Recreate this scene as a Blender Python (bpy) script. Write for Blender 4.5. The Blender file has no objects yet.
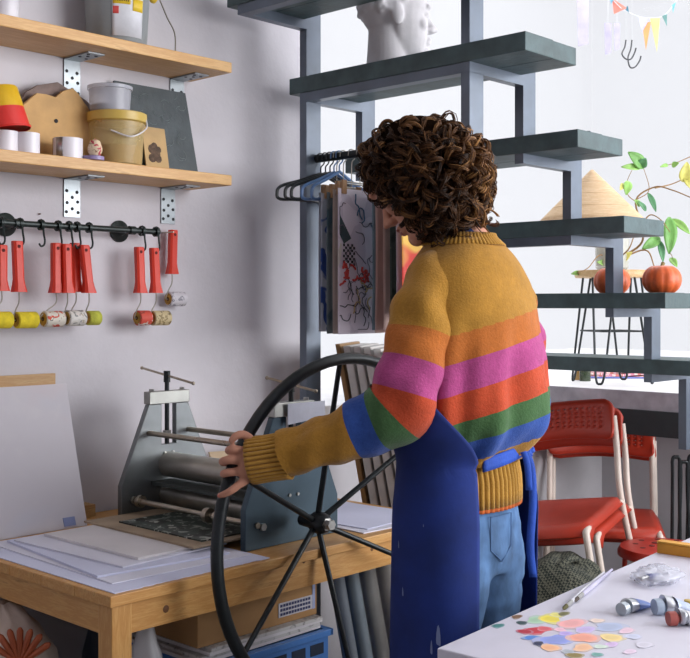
import bpy, bmesh, math, random
from mathutils import Vector, Matrix, noise
V = Vector
PI = math.pi
random.seed(7)
scene = bpy.context.scene
COL = scene.collection

# ------------------------------------------------------------------ camera
# Room axes: X runs along the shelf wall (receding right), Y runs towards that wall.
FPX, PPX, HOR, H = 1087.0, 345.0, 305.0, 1.20
PHI = math.radians(43.26)
FW = V((math.cos(PHI), math.sin(PHI)))
RT = V((math.sin(PHI), -math.cos(PHI)))
cam_d = bpy.data.cameras.new('camera')
cam = bpy.data.objects.new('camera', cam_d)
COL.objects.link(cam)
cam.location = (0, 0, H)
cam.rotation_euler = (PI / 2, 0, PHI - PI / 2)
cam_d.sensor_width = 36.0
cam_d.lens = FPX / 690.0 * 36.0
cam_d.shift_y = -24.0 / 690.0
cam_d.clip_start = 0.05
scene.camera = cam

# ------------------------------------------------------------------ sky, daylight, exposure
world = bpy.data.worlds.new('world')
scene.world = world
world.use_nodes = True
bg = world.node_tree.nodes['Background']
bg.inputs[0].default_value = (0.94, 0.95, 1.0, 1)
bg.inputs[1].default_value = 0.82
scene.view_settings.view_transform = 'Standard'
scene.view_settings.look = 'None'
scene.view_settings.gamma = 1.0
scene.view_settings.exposure = 0.1
scene.view_settings.use_curve_mapping = False


def area(name, loc, target, sx, sy, power, col=(1, 1, 1)):
    l = bpy.data.lights.new(name, 'AREA')
    l.shape = 'RECTANGLE'
    l.size, l.size_y, l.energy, l.color = sx, sy, power, col
    o = bpy.data.objects.new(name, l)
    COL.objects.link(o)
    o.location = loc
    o.rotation_euler = (V(target) - V(loc)).to_track_quat('-Z', 'Y').to_euler()
    return o


# daylight entering through the tall window of the right-hand wall (the bay windows let the sky in)
area('window_daylight', (3.8, -1.95, 1.85), (2.9, 2.0, 1.2), 4.0, 1.9, 215, (0.98, 0.98, 1.0))
# added fill lamp above the window bay, out of view, brightening the platform
area('bay_fill_light', (4.6, 2.5, 3.36), (4.5, 2.45, 0), 2.2, 1.6, 42, (0.97, 0.98, 1.0))


# ------------------------------------------------------------------ pixel -> point helpers
def C(px, py, d):
    l = (px - PPX) / FPX * d
    return V((d * FW.x + l * RT.x, d * FW.y + l * RT.y, H - (py - HOR) / FPX * d))


def onY(px, py, Y):
    q = (px - PPX) / FPX
    return C(px, py, Y / (FW.y + q * RT.y))


def onX(px, py, X):
    q = (px - PPX) / FPX
    return C(px, py, X / (FW.x + q * RT.x))


def onZ(px, py, Z):
    return C(px, py, (H - Z) * FPX / (py - HOR))


R3 = V((RT.x, RT.y, 0))
F3 = V((FW.x, FW.y, 0))
Z3 = V((0, 0, 1))


# ------------------------------------------------------------------ materials
def lin(c):
    if isinstance(c, str):
        c = c.lstrip('#')
        c = [int(c[i:i + 2], 16) / 255 for i in (0, 2, 4)]
    return tuple([(x / 12.92 if x <= .04045 else ((x + .055) / 1.055) ** 2.4) for x in c]) + (1,)


MATS = {}


def nd(nt, t, **kw):
    n = nt.nodes.new(t)
    for k, v in kw.items():
        setattr(n, k, v)
    return n


def base_mat(name):
    m = bpy.data.materials.new(name)
    m.use_nodes = True
    nt = m.node_tree
    return m, nt, nt.nodes['Principled BSDF']


def tc(nt, scale=(1, 1, 1), kind='Object', rot=(0, 0, 0)):
    t = nd(nt, 'ShaderNodeTexCoord')
    mp = nd(nt, 'ShaderNodeMapping')
    mp.inputs['Scale'].default_value = scale
    mp.inputs['Rotation'].default_value = rot
    nt.links.new(t.outputs[kind], mp.inputs['Vector'])
    return mp.outputs['Vector']


def ramp(nt, fac, stops, interp='LINEAR'):
    r = nd(nt, 'ShaderNodeValToRGB')
    cr = r.color_ramp
    cr.interpolation = interp
    while len(cr.elements) < len(stops):
        cr.elements.new(0.5)
    for e, (p, c) in zip(cr.elements, sorted(stops, key=lambda s: s[0])):
        e.position = p
        e.color = lin(c) if isinstance(c, str) else c
    nt.links.new(fac, r.inputs[0])
    return r.outputs[0]


def noise_tex(nt, vec, scale, detail=4, rough=.55, dist=0):
    n = nd(nt, 'ShaderNodeTexNoise')
    n.inputs['Scale'].default_value = scale
    n.inputs['Detail'].default_value = detail
    n.inputs['Roughness'].default_value = rough
    n.inputs['Distortion'].default_value = dist
    nt.links.new(vec, n.inputs['Vector'])
    return n.outputs['Fac']


def bump(nt, fac, strength, dist, p):
    b = nd(nt, 'ShaderNodeBump')
    b.inputs['Strength'].default_value = strength
    b.inputs['Distance'].default_value = dist
    nt.links.new(fac, b.inputs['Height'])
    nt.links.new(b.outputs[0], p.inputs['Normal'])


def shade(c, k):
    c = c.lstrip('#')
    return '#' + ''.join('%02x' % max(0, min(255, int(int(c[i:i + 2], 16) * k))) for i in (0, 2, 4))


def mat(name, col, rough=.6, metal=0, var=.08, scale=14, bmp=0.15, bscale=None, stretch=(1, 1, 1), spec=.5):
    """plain painted / moulded / metal surface with slight mottling and fine relief"""
    if name in MATS:
        return MATS[name]
    m, nt, p = base_mat(name)
    vec = tc(nt, stretch)
    f = noise_tex(nt, vec, scale)
    c = ramp(nt, f, [(.3, shade(col, 1 - var)), (.7, shade(col, 1 + var * .6))])
    nt.links.new(c, p.inputs['Base Color'])
    p.inputs['Roughness'].default_value = rough
    p.inputs['Metallic'].default_value = metal
    p.inputs['Specular IOR Level'].default_value = spec
    if bmp:
        f2 = noise_tex(nt, vec, bscale or scale * 6, 3)
        bump(nt, f2, bmp, .003, p)
    MATS[name] = m
    return m


def wood(name, c1, c2, stretch=(1, 12, 12), scale=4, rough=.5, knots=None):
    if name in MATS:
        return MATS[name]
    m, nt, p = base_mat(name)
    vec = tc(nt, stretch)
    f = noise_tex(nt, vec, scale, 6, .6, .6)
    f2 = noise_tex(nt, vec, scale * 5, 3, .6)
    mx = nd(nt, 'ShaderNodeMath', operation='MULTIPLY_ADD')
    nt.links.new(f2, mx.inputs[0])
    mx.inputs[1].default_value = .35
    nt.links.new(f, mx.inputs[2])
    c = ramp(nt, mx.outputs[0], [(.45, c1), (.62, c2), (.78, c1), (.9, shade(c2, .9))])
    nt.links.new(c, p.inputs['Base Color'])
    p.inputs['Roughness'].default_value = rough
    bump(nt, f2, .12, .002, p)
    MATS[name] = m
    return m


def steel(name, col, rough=.35, stretch=(1, 1, 30), metal=.85):
    if name in MATS:
        return MATS[name]
    m, nt, p = base_mat(name)
    f = noise_tex(nt, tc(nt, stretch), 22, 4)
    f1 = noise_tex(nt, tc(nt), 7, 4)
    c = ramp(nt, f1, [(.3, shade(col, .86)), (.7, shade(col, 1.08))])
    nt.links.new(c, p.inputs['Base Color'])
    r = nd(nt, 'ShaderNodeMapRange')
    r.inputs['To Min'].default_value = rough - .08
    r.inputs['To Max'].default_value = rough + .12
    nt.links.new(f, r.inputs[0])
    nt.links.new(r.outputs[0], p.inputs['Roughness'])
    p.inputs['Metallic'].default_value = metal
    bump(nt, f, .05, .001, p)
    MATS[name] = m
    return m


def splotch(name, base, blots, rough=.6, seed=0, stretch=(1, 1, 1), soft=.02):
    """a flat print: several colours laid over one another where a noise passes a threshold"""
    if name in MATS:
        return MATS[name]
    m, nt, p = base_mat(name)
    cur = nd(nt, 'ShaderNodeRGB')
    cur.outputs[0].default_value = lin(base)
    out = cur.outputs[0]
    for i, (col, sc, th) in enumerate(blots):
        t = nd(nt, 'ShaderNodeTexCoord')
        mp = nd(nt, 'ShaderNodeMapping')
        mp.inputs['Location'].default_value = (seed * 3.1 + i * 7.7, i * 2.3, seed + i * 5.1)
        mp.inputs['Scale'].default_value = stretch
        nt.links.new(t.outputs['Object'], mp.inputs[0])
        f = noise_tex(nt, mp.outputs[0], sc, 2, .5, .8)
        k = ramp(nt, f, [(th, (0, 0, 0, 1)), (min(1, th + soft), (1, 1, 1, 1))])
        mx = nd(nt, 'ShaderNodeMix', data_type='RGBA')
        nt.links.new(k, mx.inputs[0])
        nt.links.new(out, mx.inputs[6])
        mx.inputs[7].default_value = lin(col)
        out = mx.outputs[2]
    nt.links.new(out, p.inputs['Base Color'])
    p.inputs['Roughness'].default_value = rough
    MATS[name] = m
    return m


def attr_ramp(name, attr, stops, rough=.9, interp='CONSTANT', var=.25, knit=None, sheen=0):
    if name in MATS:
        return MATS[name]
    m, nt, p = base_mat(name)
    a = nd(nt, 'ShaderNodeAttribute')
    a.attribute_name = attr
    c = ramp(nt, a.outputs['Fac'], stops, interp)
    f = noise_tex(nt, tc(nt), 140, 4, .7)
    f0 = noise_tex(nt, tc(nt), 25, 3, .6)
    ad = nd(nt, 'ShaderNodeMath', operation='ADD')
    nt.links.new(f, ad.inputs[0])
    nt.links.new(f0, ad.inputs[1])
    k = nd(nt, 'ShaderNodeMapRange')
    k.inputs['From Min'].default_value = .6
    k.inputs['From Max'].default_value = 1.4
    k.inputs['To Min'].default_value = 1 - var
    k.inputs['To Max'].default_value = 1 + var
    nt.links.new(ad.outputs[0], k.inputs[0])
    mx = nd(nt, 'ShaderNodeVectorMath', operation='SCALE')
    nt.links.new(c, mx.inputs[0])
    nt.links.new(k.outputs[0], mx.inputs['Scale'])
    nt.links.new(mx.outputs[0], p.inputs['Base Color'])
    p.inputs['Roughness'].default_value = rough
    p.inputs['Specular IOR Level'].default_value = .15
    if sheen:
        p.inputs['Sheen Weight'].default_value = sheen
    if knit:
        f2 = noise_tex(nt, tc(nt), knit, 3, .6)
        bump(nt, f2, .5, .003, p)
    MATS[name] = m
    return m


def clear(name, col, alpha, rough=.15):
    """thin translucent plastic or glass"""
    if name in MATS:
        return MATS[name]
    m, nt, p = base_mat(name)
    f = noise_tex(nt, tc(nt), 12)
    c = ramp(nt, f, [(.3, shade(col, .95)), (.7, col)])
    nt.links.new(c, p.inputs['Base Color'])
    p.inputs['Roughness'].default_value = rough
    tr = nd(nt, 'ShaderNodeBsdfTransparent')
    mx = nd(nt, 'ShaderNodeMixShader')
    mx.inputs[0].default_value = alpha
    nt.links.new(tr.outputs[0], mx.inputs[1])
    nt.links.new(p.outputs[0], mx.inputs[2])
    nt.links.new(mx.outputs[0], nt.nodes['Material Output'].inputs[0])
    MATS[name] = m
    return m


# ------------------------------------------------------------------ mesh builder
ORG = {}


def frame(axis):
    a = V(axis).normalized()
    u = a.cross(V((0, 0, 1)) if abs(a.z) < .9 else V((1, 0, 0))).normalized()
    return a, u, a.cross(u).normalized()


def catmull(pts, n=6):
    pts = [V(p) for p in pts]
    if len(pts) < 3:
        return pts
    out = []
    P = [pts[0] * 2 - pts[1]] + pts + [pts[-1] * 2 - pts[-2]]
    for i in range(1, len(P) - 2):
        a, b, c, d = P[i - 1:i + 3]
        for k in range(n):
            t = k / n
            out.append(.5 * ((2 * b) + (c - a) * t + (2 * a - 5 * b + 4 * c - d) * t * t + (3 * b - a - 3 * c + d) * t ** 3))
    out.append(pts[-1])
    return out


class MB:
    def __init__(s):
        s.v, s.f, s.a, s.M = [], [], [], None

    def add(s, vs, fs, a=None):
        o = len(s.v)
        s.v += [(s.M @ V(p)) if s.M else V(p) for p in vs]
        s.f += [tuple(i + o for i in q) for q in fs]
        s.a += list(a) if a else [0.0] * len(vs)
        return s

    def box(s, c, size, rot=None):
        hx, hy, hz = [k / 2 for k in size]
        vs = [V((x, y, z)) for x in (-hx, hx) for y in (-hy, hy) for z in (-hz, hz)]
        if rot:
            vs = [rot @ p for p in vs]
        return s.add([p + V(c) for p in vs], [(0, 1, 3, 2), (4, 6, 7, 5), (0, 4, 5, 1), (2, 3, 7, 6), (0, 2, 6, 4), (1, 5, 7, 3)])

    def box2(s, a, b):
        return s.box([(p + q) / 2 for p, q in zip(a, b)], [abs(q - p) for p, q in zip(a, b)])

    def loft(s, rings, cap=True, attr=None, closed=True):
        n = len(rings[0])
        vs = [p for r in rings for p in r]
        fs = []
        for i in range(len(rings) - 1):
            for j in range(n if closed else n - 1):
                k = (j + 1) % n
                fs.append((i * n + j, i * n + k, (i + 1) * n + k, (i + 1) * n + j))
        if cap and closed:
            fs.append(tuple(range(n))[::-1])
            fs.append(tuple((len(rings) - 1) * n + j for j in range(n)))
        return s.add(vs, fs, attr)

    def cyl(s, p0, p1, r0, r1=None, n=16, cap=True):
        p0, p1 = V(p0), V(p1)
        r1 = r0 if r1 is None else r1
        a, u, w = frame(p1 - p0)
        rg = [[p + (u * math.cos(t * 2 * PI / n) + w * math.sin(t * 2 * PI / n)) * r for t in range(n)] for p, r in ((p0, r0), (p1, r1))]
        return s.loft(rg, cap)

    def tube(s, pts, r, n=8, closed=False, cap=True, attr=None):
        pts = [V(p) for p in pts]
        N = len(pts)
        rs = r if isinstance(r, (list, tuple)) else [r] * N
        tg = []
        for i in range(N):
            if closed:
                t = pts[(i + 1) % N] - pts[i - 1]
            else:
                t = pts[min(i + 1, N - 1)] - pts[max(i - 1, 0)]
            tg.append(t.normalized() if t.length > 1e-9 else V((0, 0, 1)))
        u = frame(tg[0])[1]
        rings = []
        for i in range(N):
            u = (u - tg[i] * u.dot(tg[i]))
            u = u.normalized() if u.length > 1e-6 else frame(tg[i])[1]
            w = tg[i].cross(u)
            rings.append([pts[i] + (u * math.cos(k * 2 * PI / n) + w * math.sin(k * 2 * PI / n)) * rs[i] for k in range(n)])
        if closed:
            rings.append(rings[0])
            return s.loft(rings, False)
        at = [attr] * (N * n) if attr is not None else None
        return s.loft(rings, cap, at)

    def lathe(s, prof, o=(0, 0, 0), axis=(0, 0, 1), n=24, cap=True):
        a, u, w = frame(axis)
        o = V(o)
        rg = [[o + a * z + (u * math.cos(t * 2 * PI / n) + w * math.sin(t * 2 * PI / n)) * max(r, 1e-4) for t in range(n)] for r, z in prof]
        return s.loft(rg, cap)

    def prism(s, poly, vec):
        vec = V(vec)
        n = len(poly)
        vs = [V(p) for p in poly] + [V(p) + vec for p in poly]
        fs = [tuple(range(n))[::-1], tuple(range(n, 2 * n))] + [(i, (i + 1) % n, n + (i + 1) % n, n + i) for i in range(n)]
        return s.add(vs, fs)

    def ell(s, c, rad, M=None, n=14, m=9):
        vs, fs = [], []
        c = V(c)
        for i in range(m + 1):
            th = PI * i / m
            for j in range(n):
                ph = 2 * PI * j / n
                p = V((rad[0] * math.sin(th) * math.cos(ph), rad[1] * math.sin(th) * math.sin(ph), rad[2] * math.cos(th)))
                vs.append(c + (M @ p if M else p))
        for i in range(m):
            for j in range(n):
                k = (j + 1) % n
                fs.append((i * n + j, (i + 1) * n + j, (i + 1) * n + k, i * n + k))
        return s.add(vs, fs)

    def grid(s, fn, nu, nv, attr=None):
        vs = [fn(i / nu, j / nv) for i in range(nu + 1) for j in range(nv + 1)]
        fs = [(i * (nv + 1) + j, (i + 1) * (nv + 1) + j, (i + 1) * (nv + 1) + j + 1, i * (nv + 1) + j + 1) for i in range(nu) for j in range(nv)]
        a = [attr(i / nu, j / nv) for i in range(nu + 1) for j in range(nv + 1)] if attr else None
        return s.add(vs, fs, a)

    def build(s, name, m, parent=None, smooth=True, bevel=0, solid=0, attr=None, org=None, remesh=0, relax=0, sub=0, angle=42):
        o0 = V(org) if org is not None else (ORG.get(parent.name, V((0, 0, 0))) if parent else V((0, 0, 0)))
        if parent is None and org is None:
            xs = [p.x for p in s.v]; ys = [p.y for p in s.v]; zs = [p.z for p in s.v]
            o0 = V(((min(xs) + max(xs)) / 2, (min(ys) + max(ys)) / 2, min(zs)))
        me = bpy.data.meshes.new(name)
        me.from_pydata([p - o0 for p in s.v], [], s.f)
        bm = bmesh.new()
        bm.from_mesh(me)
        bmesh.ops.recalc_face_normals(bm, faces=bm.faces)
        bm.to_mesh(me)
        bm.free()
        if attr:
            at = me.attributes.new(attr, 'FLOAT', 'POINT')
            at.data.foreach_set('value', s.a)
        o = bpy.data.objects.new(name, me)
        COL.objects.link(o)
        if parent is None:
            o.location = o0
        else:
            o.parent = parent
        ORG[o.name] = o0
        if remesh:
            md = o.modifiers.new('r', 'REMESH')
            md.mode = 'VOXEL'
            md.voxel_size = remesh
            if relax:
                md = o.modifiers.new('s', 'SMOOTH')
                md.factor = .5
                md.iterations = relax
            dg = bpy.context.evaluated_depsgraph_get()
            nm = bpy.data.meshes.new_from_object(o.evaluated_get(dg))
            o.modifiers.clear()
            o.data = nm
            nm.name = name
            me = nm
        if sub:
            md = o.modifiers.new('sub', 'SUBSURF')
            md.levels = md.render_levels = sub
        if solid:
            md = o.modifiers.new('solid', 'SOLIDIFY')
            md.thickness = solid
            md.offset = 0
        if bevel:
            md = o.modifiers.new('bevel', 'BEVEL')
            md.width = bevel
            md.segments = 2
            md.limit_method = 'ANGLE'
        if smooth:
            me.shade_smooth()
            if not sub and not remesh:
                me.set_sharp_from_angle(angle=math.radians(angle))
        if isinstance(m, (list, tuple)):
            for q in m:
                me.materials.append(q)
        else:
            me.materials.append(m)
        return o


def tag(o, label, cat, group=None, kind=None):
    if label:
        o['label'] = label
    if cat:
        o['category'] = cat
    if group:
        o['group'] = group
    if kind:
        o['kind'] = kind
    return o


def thing(name, loc, label, cat, group=None, rz=0):
    o = bpy.data.objects.new(name, None)
    COL.objects.link(o)
    o.location = loc
    o.rotation_euler = (0, 0, rz)
    o.empty_display_size = .05
    ORG[o.name] = V(loc)
    return tag(o, label, cat, group)


def local(name, label, cat, group=None):
    """an empty whose parts are written in local coordinates"""
    o = thing(name, (0, 0, 0), label, cat, group)
    return o


def copy_tree(o, parent=None):
    c = o.copy()
    COL.objects.link(c)
    c.parent = parent
    for ch in [k for k in bpy.data.objects if k.parent == o]:
        copy_tree(ch, c)
    return c


def struct(name, mb, m, parent=None, **kw):
    o = mb.build(name, m, parent, **kw)
    if parent is None:
        o['kind'] = 'structure'
    return o


def B(a, b):
    return MB().box2(a, b)

# ------------------------------------------------------------------ the setting
YW, XB, ZC = 2.25, 3.92, 3.4          # shelf wall, low back wall, ceiling
XJ = 2.28                             # where the shelf wall ends and the window bay begins
plaster = mat('plaster_wall', '#d2cfd5', .85, var=.05, scale=3, bmp=.25, bscale=60)
plaster_low = mat('plaster_low_wall', '#b9b6bb', .85, var=.06, scale=4, bmp=.25, bscale=60)
white_paint = mat('white_paint', '#e9e8ea', .6, var=.03)
concrete = mat('concrete_floor', '#6d6863', .7, var=.2, scale=5, bmp=.3)
struct('floor', B((-2, -2.05, -.1), (6.1, 3.7, 0)), concrete, smooth=False)
struct('ceiling', B((-2, -2.05, ZC), (6.1, 3.7, ZC + .1)), white_paint, smooth=False)
struct('wall_left', B((-2, YW, 0), (XJ, YW + .12, ZC)), plaster, smooth=False)
struct('wall_bay_return', B((XJ - .1, YW + .12, 0), (XJ, 3.7, ZC)), white_paint, smooth=False)
struct('wall_bay_low', B((XJ, YW + .01, 0), (XB, YW + .12, .84)), plaster_low, smooth=False)
struct('wall_back', B((XB, -2.05, 0), (XB + .12, YW + .12, .72)), plaster_low, smooth=False)
struct('trim_1', B((XB - .05, -2.05, .72), (XB + .14, YW, .745)), white_paint, smooth=False, bevel=.004)
struct('trim_2', B((XB + .02, -2.05, .745), (XB + .12, YW, .84)), mat('dark_board', '#2c3236', .7), smooth=False)
plat = MB().box2((3.46, 1.62, .84), (6.0, YW, .9)).box2((XJ, YW, .84), (6.0, 3.6, .9)).box2((XB - .02, -2.05, .84), (6.0, 1.62, .9))
struct('platform', plat, mat('platform_paint', '#ececee', .75, var=.03, scale=9), smooth=False)
struct('trim_3', B((3.452, 1.62, .836), (3.4595, YW, .9005)), mat('fascia_grey', '#aaa6ae', .75, var=.15, scale=12), smooth=False)
struct('trim_4', B((3.445, 1.56, .748), (3.4515, YW, .8355)), mat('dark_board', '#2c3236', .7), smooth=False)
wr = MB().box2((-2, -2.17, 0), (6.1, -2.05, .8)).box2((-2, -2.17, 2.85), (6.1, -2.05, ZC)).box2((-2, -2.17, .8), (1.6, -2.05, 2.85)).box2((5.9, -2.17, .8), (6.1, -2.05, 2.85))
struct('wall_right', wr, plaster, smooth=False)
struct('wall_front', B((-2.12, -2.17, 0), (-2, YW + .12, ZC)), plaster, smooth=False)
glass = clear('window_glass', '#f4f7fb', .06, .05)
for n, a, b, ax in (('window_1', (XJ, 3.6, .9), (6.0, 3.606, ZC), 'x'), ('window_2', (6.0, -2.05, .9), (6.006, 3.6, ZC), 'y'), ('window_3', (1.6, -2.12, .8), (5.9, -2.114, 2.85), 'x')):
    w = struct(n, B(a, b), glass, smooth=False)
    fr = MB()
    e = .03
    if ax == 'x':
        y = a[1]
        for (p, q) in (((a[0], y - .02, a[2]), (b[0], y + .03, a[2] + e)), ((a[0], y - .02, b[2] - e), (b[0], y + .03, b[2])), ((a[0], y - .02, a[2]), (a[0] + e, y + .03, b[2]))):
            fr.box2(p, q)
    else:
        x = a[0]
        for (p, q) in (((x - .02, a[1], a[2]), (x + .03, b[1], a[2] + e)), ((x - .02, a[1], b[2] - e), (x + .03, b[1], b[2])), ((x - .02, a[1], a[2]), (x + .03, a[1] + e, b[2]))):
            fr.box2(p, q)
    fr.build('window_frame', white_paint, w, smooth=False)

w = struct('added_skylight', B((3.5, 1.7, ZC - .012), (5.7, 3.3, ZC - .006)), glass, smooth=False)  # made-up skylight, pane and frame, added out of view around the bay fill lamp
MB().box2((3.44, 1.64, ZC - .05), (5.76, 1.7, ZC)).box2((3.44, 3.3, ZC - .05), (5.76, 3.36, ZC)).box2((3.44, 1.7, ZC - .05), (3.5, 3.3, ZC)).box2((5.7, 1.7, ZC - .05), (5.76, 3.3, ZC)).build('window_frame', white_paint, w, smooth=False)

# ------------------------------------------------------------------ staircase
X0, RUN, RISE, ZB0 = 2.085, .2255, .1966, 1.755
YN, YF, SW = 1.555, 2.106, .026        # near and far stringer planes
PW = .055
steel_paint = mat('stair_steel_paint', '#606b7a', .38, .35, var=.1, scale=9, bmp=.05, spec=.9)
tread_paint = mat('stair_tread_paint', '#485c5e', .5, var=.16, scale=18, bmp=.4, bscale=70)
st = thing('staircase', (X0, YN, 0), 'dark blue-grey steel zigzag staircase with plank treads beside the bay window', 'staircase')
K0, K1 = -4, 5
for Y in (YN, YF):
    lo, hi = [], []
    for k in range(K0, K1 + 1):
        x, zb = X0 + k * RUN, ZB0 - k * RISE
        lo += [(x, zb), (x + RUN, zb)] if k < K1 else [(x, zb)]
        hi += [(x + PW, zb + PW), (x + RUN + PW, zb + PW)] if k < K1 else [(x + PW, zb + PW)]
    x, zb = X0 + K0 * RUN, ZB0 - K0 * RISE
    poly = [(x, ZC)] + lo
    xl = X0 + K1 * RUN
    poly += [(xl, .746), (xl + PW, .746)] + hi[::-1] + [(x + PW, ZC)]
    MB().prism([(a, Y, b) for a, b in poly], (0, SW, 0)).build('stringer', steel_paint, st, smooth=False)
    B((X0, Y, 0), (X0 + PW, Y + SW, ZB0 + .001)).build('post', steel_paint, st, smooth=False)
for k in range(K0, K1 + 1):
    x, zb = X0 + k * RUN, ZB0 - k * RISE
    zt = zb + .025
    if k == K1:
        continue
    # the two planks of a tread are separate pieces
    B((x - .004, 1.395, zt), (x + .1125, 2.17, zt + .044)).build('tread_plank', tread_paint, st, smooth=False, bevel=.002)
    B((x + .1135, 1.397, zt), (x + RUN - .008, 2.17, zt + .043)).build('tread_plank', tread_paint, st, smooth=False, bevel=.002)
    if k in (-3, -1, 0, 2):
        B((x, YN + SW, zb), (x + .03, YF, zt - .0005)).build('crossbar', steel_paint, st, smooth=False)


def tread_top(k):
    return ZB0 - k * RISE + .069


# small dark block forgotten on the second tread
MB().box(onZ(581, 128, tread_top(1)) * 1 + V((0, 0, .004)), (.03, .045, .008), Matrix.Rotation(.4, 3, 'Z')).build('clip', mat('dark_plastic', '#3a4450', .5), smooth=False, bevel=.002)
o = bpy.data.objects['clip']
o.location = (2.40, 1.44, tread_top(1))
tag(o, 'small dark flat clip lying on a stair tread end', 'clip')

# ------------------------------------------------------------------ wall shelves
pine = wood('pine_shelf', '#d9ae72', '#c8975a', (1.2, 16, 16), 5, .45)
zinc = steel('zinc_plate', '#9aa1a5', .4, (1, 1, 1))
dark_hole = mat('punched_hole', '#24262a', .8)
SY = 2.085
for zt, nm, brs in ((1.811, 'upper', (72, 177)), (1.527, 'lower', (72, 168))):
    sh = thing('wall_shelf', (1.2, SY, zt - .027), '%s pine wall shelf on punched zinc brackets %s' % (nm, 'holding the grey paint bucket' if nm == 'upper' else 'holding jars, tape rolls and a slate plate'), 'shelf')
    B((.2, SY, zt - .026), (1.80, YW - .002, zt)).build('board', pine, sh, smooth=False, bevel=.002)
    for px in brs:
        p = onY(px, 60, YW - .003)
        x = p.x
        b = MB()
        b.box2((x - .022, YW - .004, zt - .026 - .092), (x + .022, YW - .001, zt - .027))
        b.box2((x - .022, SY + .06, zt - .0295), (x + .022, YW - .002, zt - .0265))
        br = b.build('bracket', zinc, sh, smooth=False)
        h = MB()
        for i, (dx, dz) in enumerate(((-.015, .03), (.013, .032), (0, .045), (-.014, .058), (.015, .055), (0, .072), (-.016, .08), (.016, .08))):
            h.cyl((x + dx, YW - .005, zt - .026 - dz), (x + dx, YW - .0035, zt - .026 - dz), .004, n=10)
        for dx, dy in ((-.012, .075), (.012, .08), (0, .095), (-.012, .11), (.012, .12)):
            h.cyl((x + dx, SY + dy, zt - .0305), (x + dx, SY + dy, zt - .029), .004, n=10)
        h.build('screw_hole', dark_hole, br)

ZU, ZL = 1.811, 1.527


def shelf_pt(px, z, Y):
    """point on a shelf at depth Y seen at column px"""
    p = onY(px, 100, Y)
    return V((p.x, Y, z))


# --- upper shelf
p = shelf_pt(117, ZU, 2.163)
bk = thing('paint_bucket', p, 'grey plastic paint bucket with yellow label on the upper shelf', 'bucket')
MB().lathe([(.066, 0), (.07, .004), (.079, .17), (.082, .172), (.082, .182), (.077, .182), (.07, .06), (.0, .05)], p, n=40).build('body', mat('bucket_grey', '#8f9496', .4, var=.04), bk)
lab = MB()


def arc_patch(mb, c, r0, r1, a0, a1, z0, z1, off=.0012, n=10):
    def fn(u, v):
        a = a0 + (a1 - a0) * u
        z = z0 + (z1 - z0) * v
        r = r0 + (r1 - r0) * z / .18 + off
        return V(c) + V((math.cos(a) * r, math.sin(a) * r, z))
    return mb.grid(fn, n, 2)


aw = math.atan2(-FW.y, -FW.x)     # direction from an object towards the camera
lb = arc_patch(MB(), p, .07, .079, aw + .05, aw + 1.1, .012, .165).build('label', mat('label_white', '#dfe0e6', .5), bk, solid=.0008)
arc_patch(MB(), p, .07, .079, aw + .08, aw + .62, .085, .118, .0022).build('yellow_band', mat('label_yellow', '#ecc92f', .5), lb, solid=.0008)
arc_patch(MB(), p, .07, .079, aw + .70, aw + 1.08, .072, .1, .0022).build('yellow_band', mat('label_yellow', '#ecc92f', .5), lb, solid=.0008)
for z0 in (.062, .13):
    arc_patch(MB(), p, .07, .079, aw + .08, aw + .26, z0, z0 + .017, .0022).build('red_mark', mat('label_red', '#d5504a', .5), lb, solid=.0008)
mk = MB()
for r in range(2):
    for i in range(7):
        arc_patch(mk, p, .07, .079, aw + .14 + i * .065, aw + .14 + i * .065 + .04, .091 + r * .012, .0975 + r * .012, .003, 2)
mk.build('lettering', mat('label_ink', '#7d6a2a', .6), lb, solid=.0004)
hw = [p + V((math.cos(t) * .084, 0, .172)) if False else p for t in (0,)]
MB().tube(catmull([p + V((.078, -.02, .17)), p + V((.10, -.028, .135)), p + V((.125, -.03, .09)), p + V((.148, -.03, .055)), p + V((.15, -.03, .004))], 6), .0017, 6).build('handle', mat('wire_grey', '#8b8578', .4, .6), bk)
MB().ell(p + V((.081, -.02, .15)), (.014, .014, .024)).ell(p + V((.083, -.03, .132)), (.012, .010, .016)).build('grip', mat('yellow_rag', '#e6c23c', .8, bmp=.6, bscale=40), bk)
p = shelf_pt(4, ZU, 2.15)
wc = thing('plastic_tub', p, 'white plastic tub at the end of the upper shelf beside the paint bucket', 'tub')
MB().lathe([(.03, 0), (.034, .1), (.038, .1), (.038, .112), (0, .112)], p).build('body', mat('tub_white', '#d9d7de', .4), wc)
MB().lathe([(.039, .1125), (.039, .122), (0, .124)], p).build('lid', mat('tub_lid', '#c4c3cc', .4), wc)

# --- lower shelf
def simple_roll(px, w_px, h, name, label, m, Y=2.125):
    p = shelf_pt(px, ZL, Y)
    d = p.x * FW.x + p.y * FW.y
    r = w_px / 2 / FPX * d
    t = thing('tape_roll', p, label, 'tape roll', )
    MB().lathe([(r * .72, 0), (r, 0), (r, h), (r * .72, h), (r * .72, 0.001)], p, cap=False, n=28).build('tape', m, t)
    MB().lathe([(r * .66, 0), (r * .715, 0), (r * .715, h * .99), (r * .66, h * .99), (r * .66, .001)], p, cap=False, n=24).build('core', mat('card_core', '#b99b72', .8), t)
    return t, p, r


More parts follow.
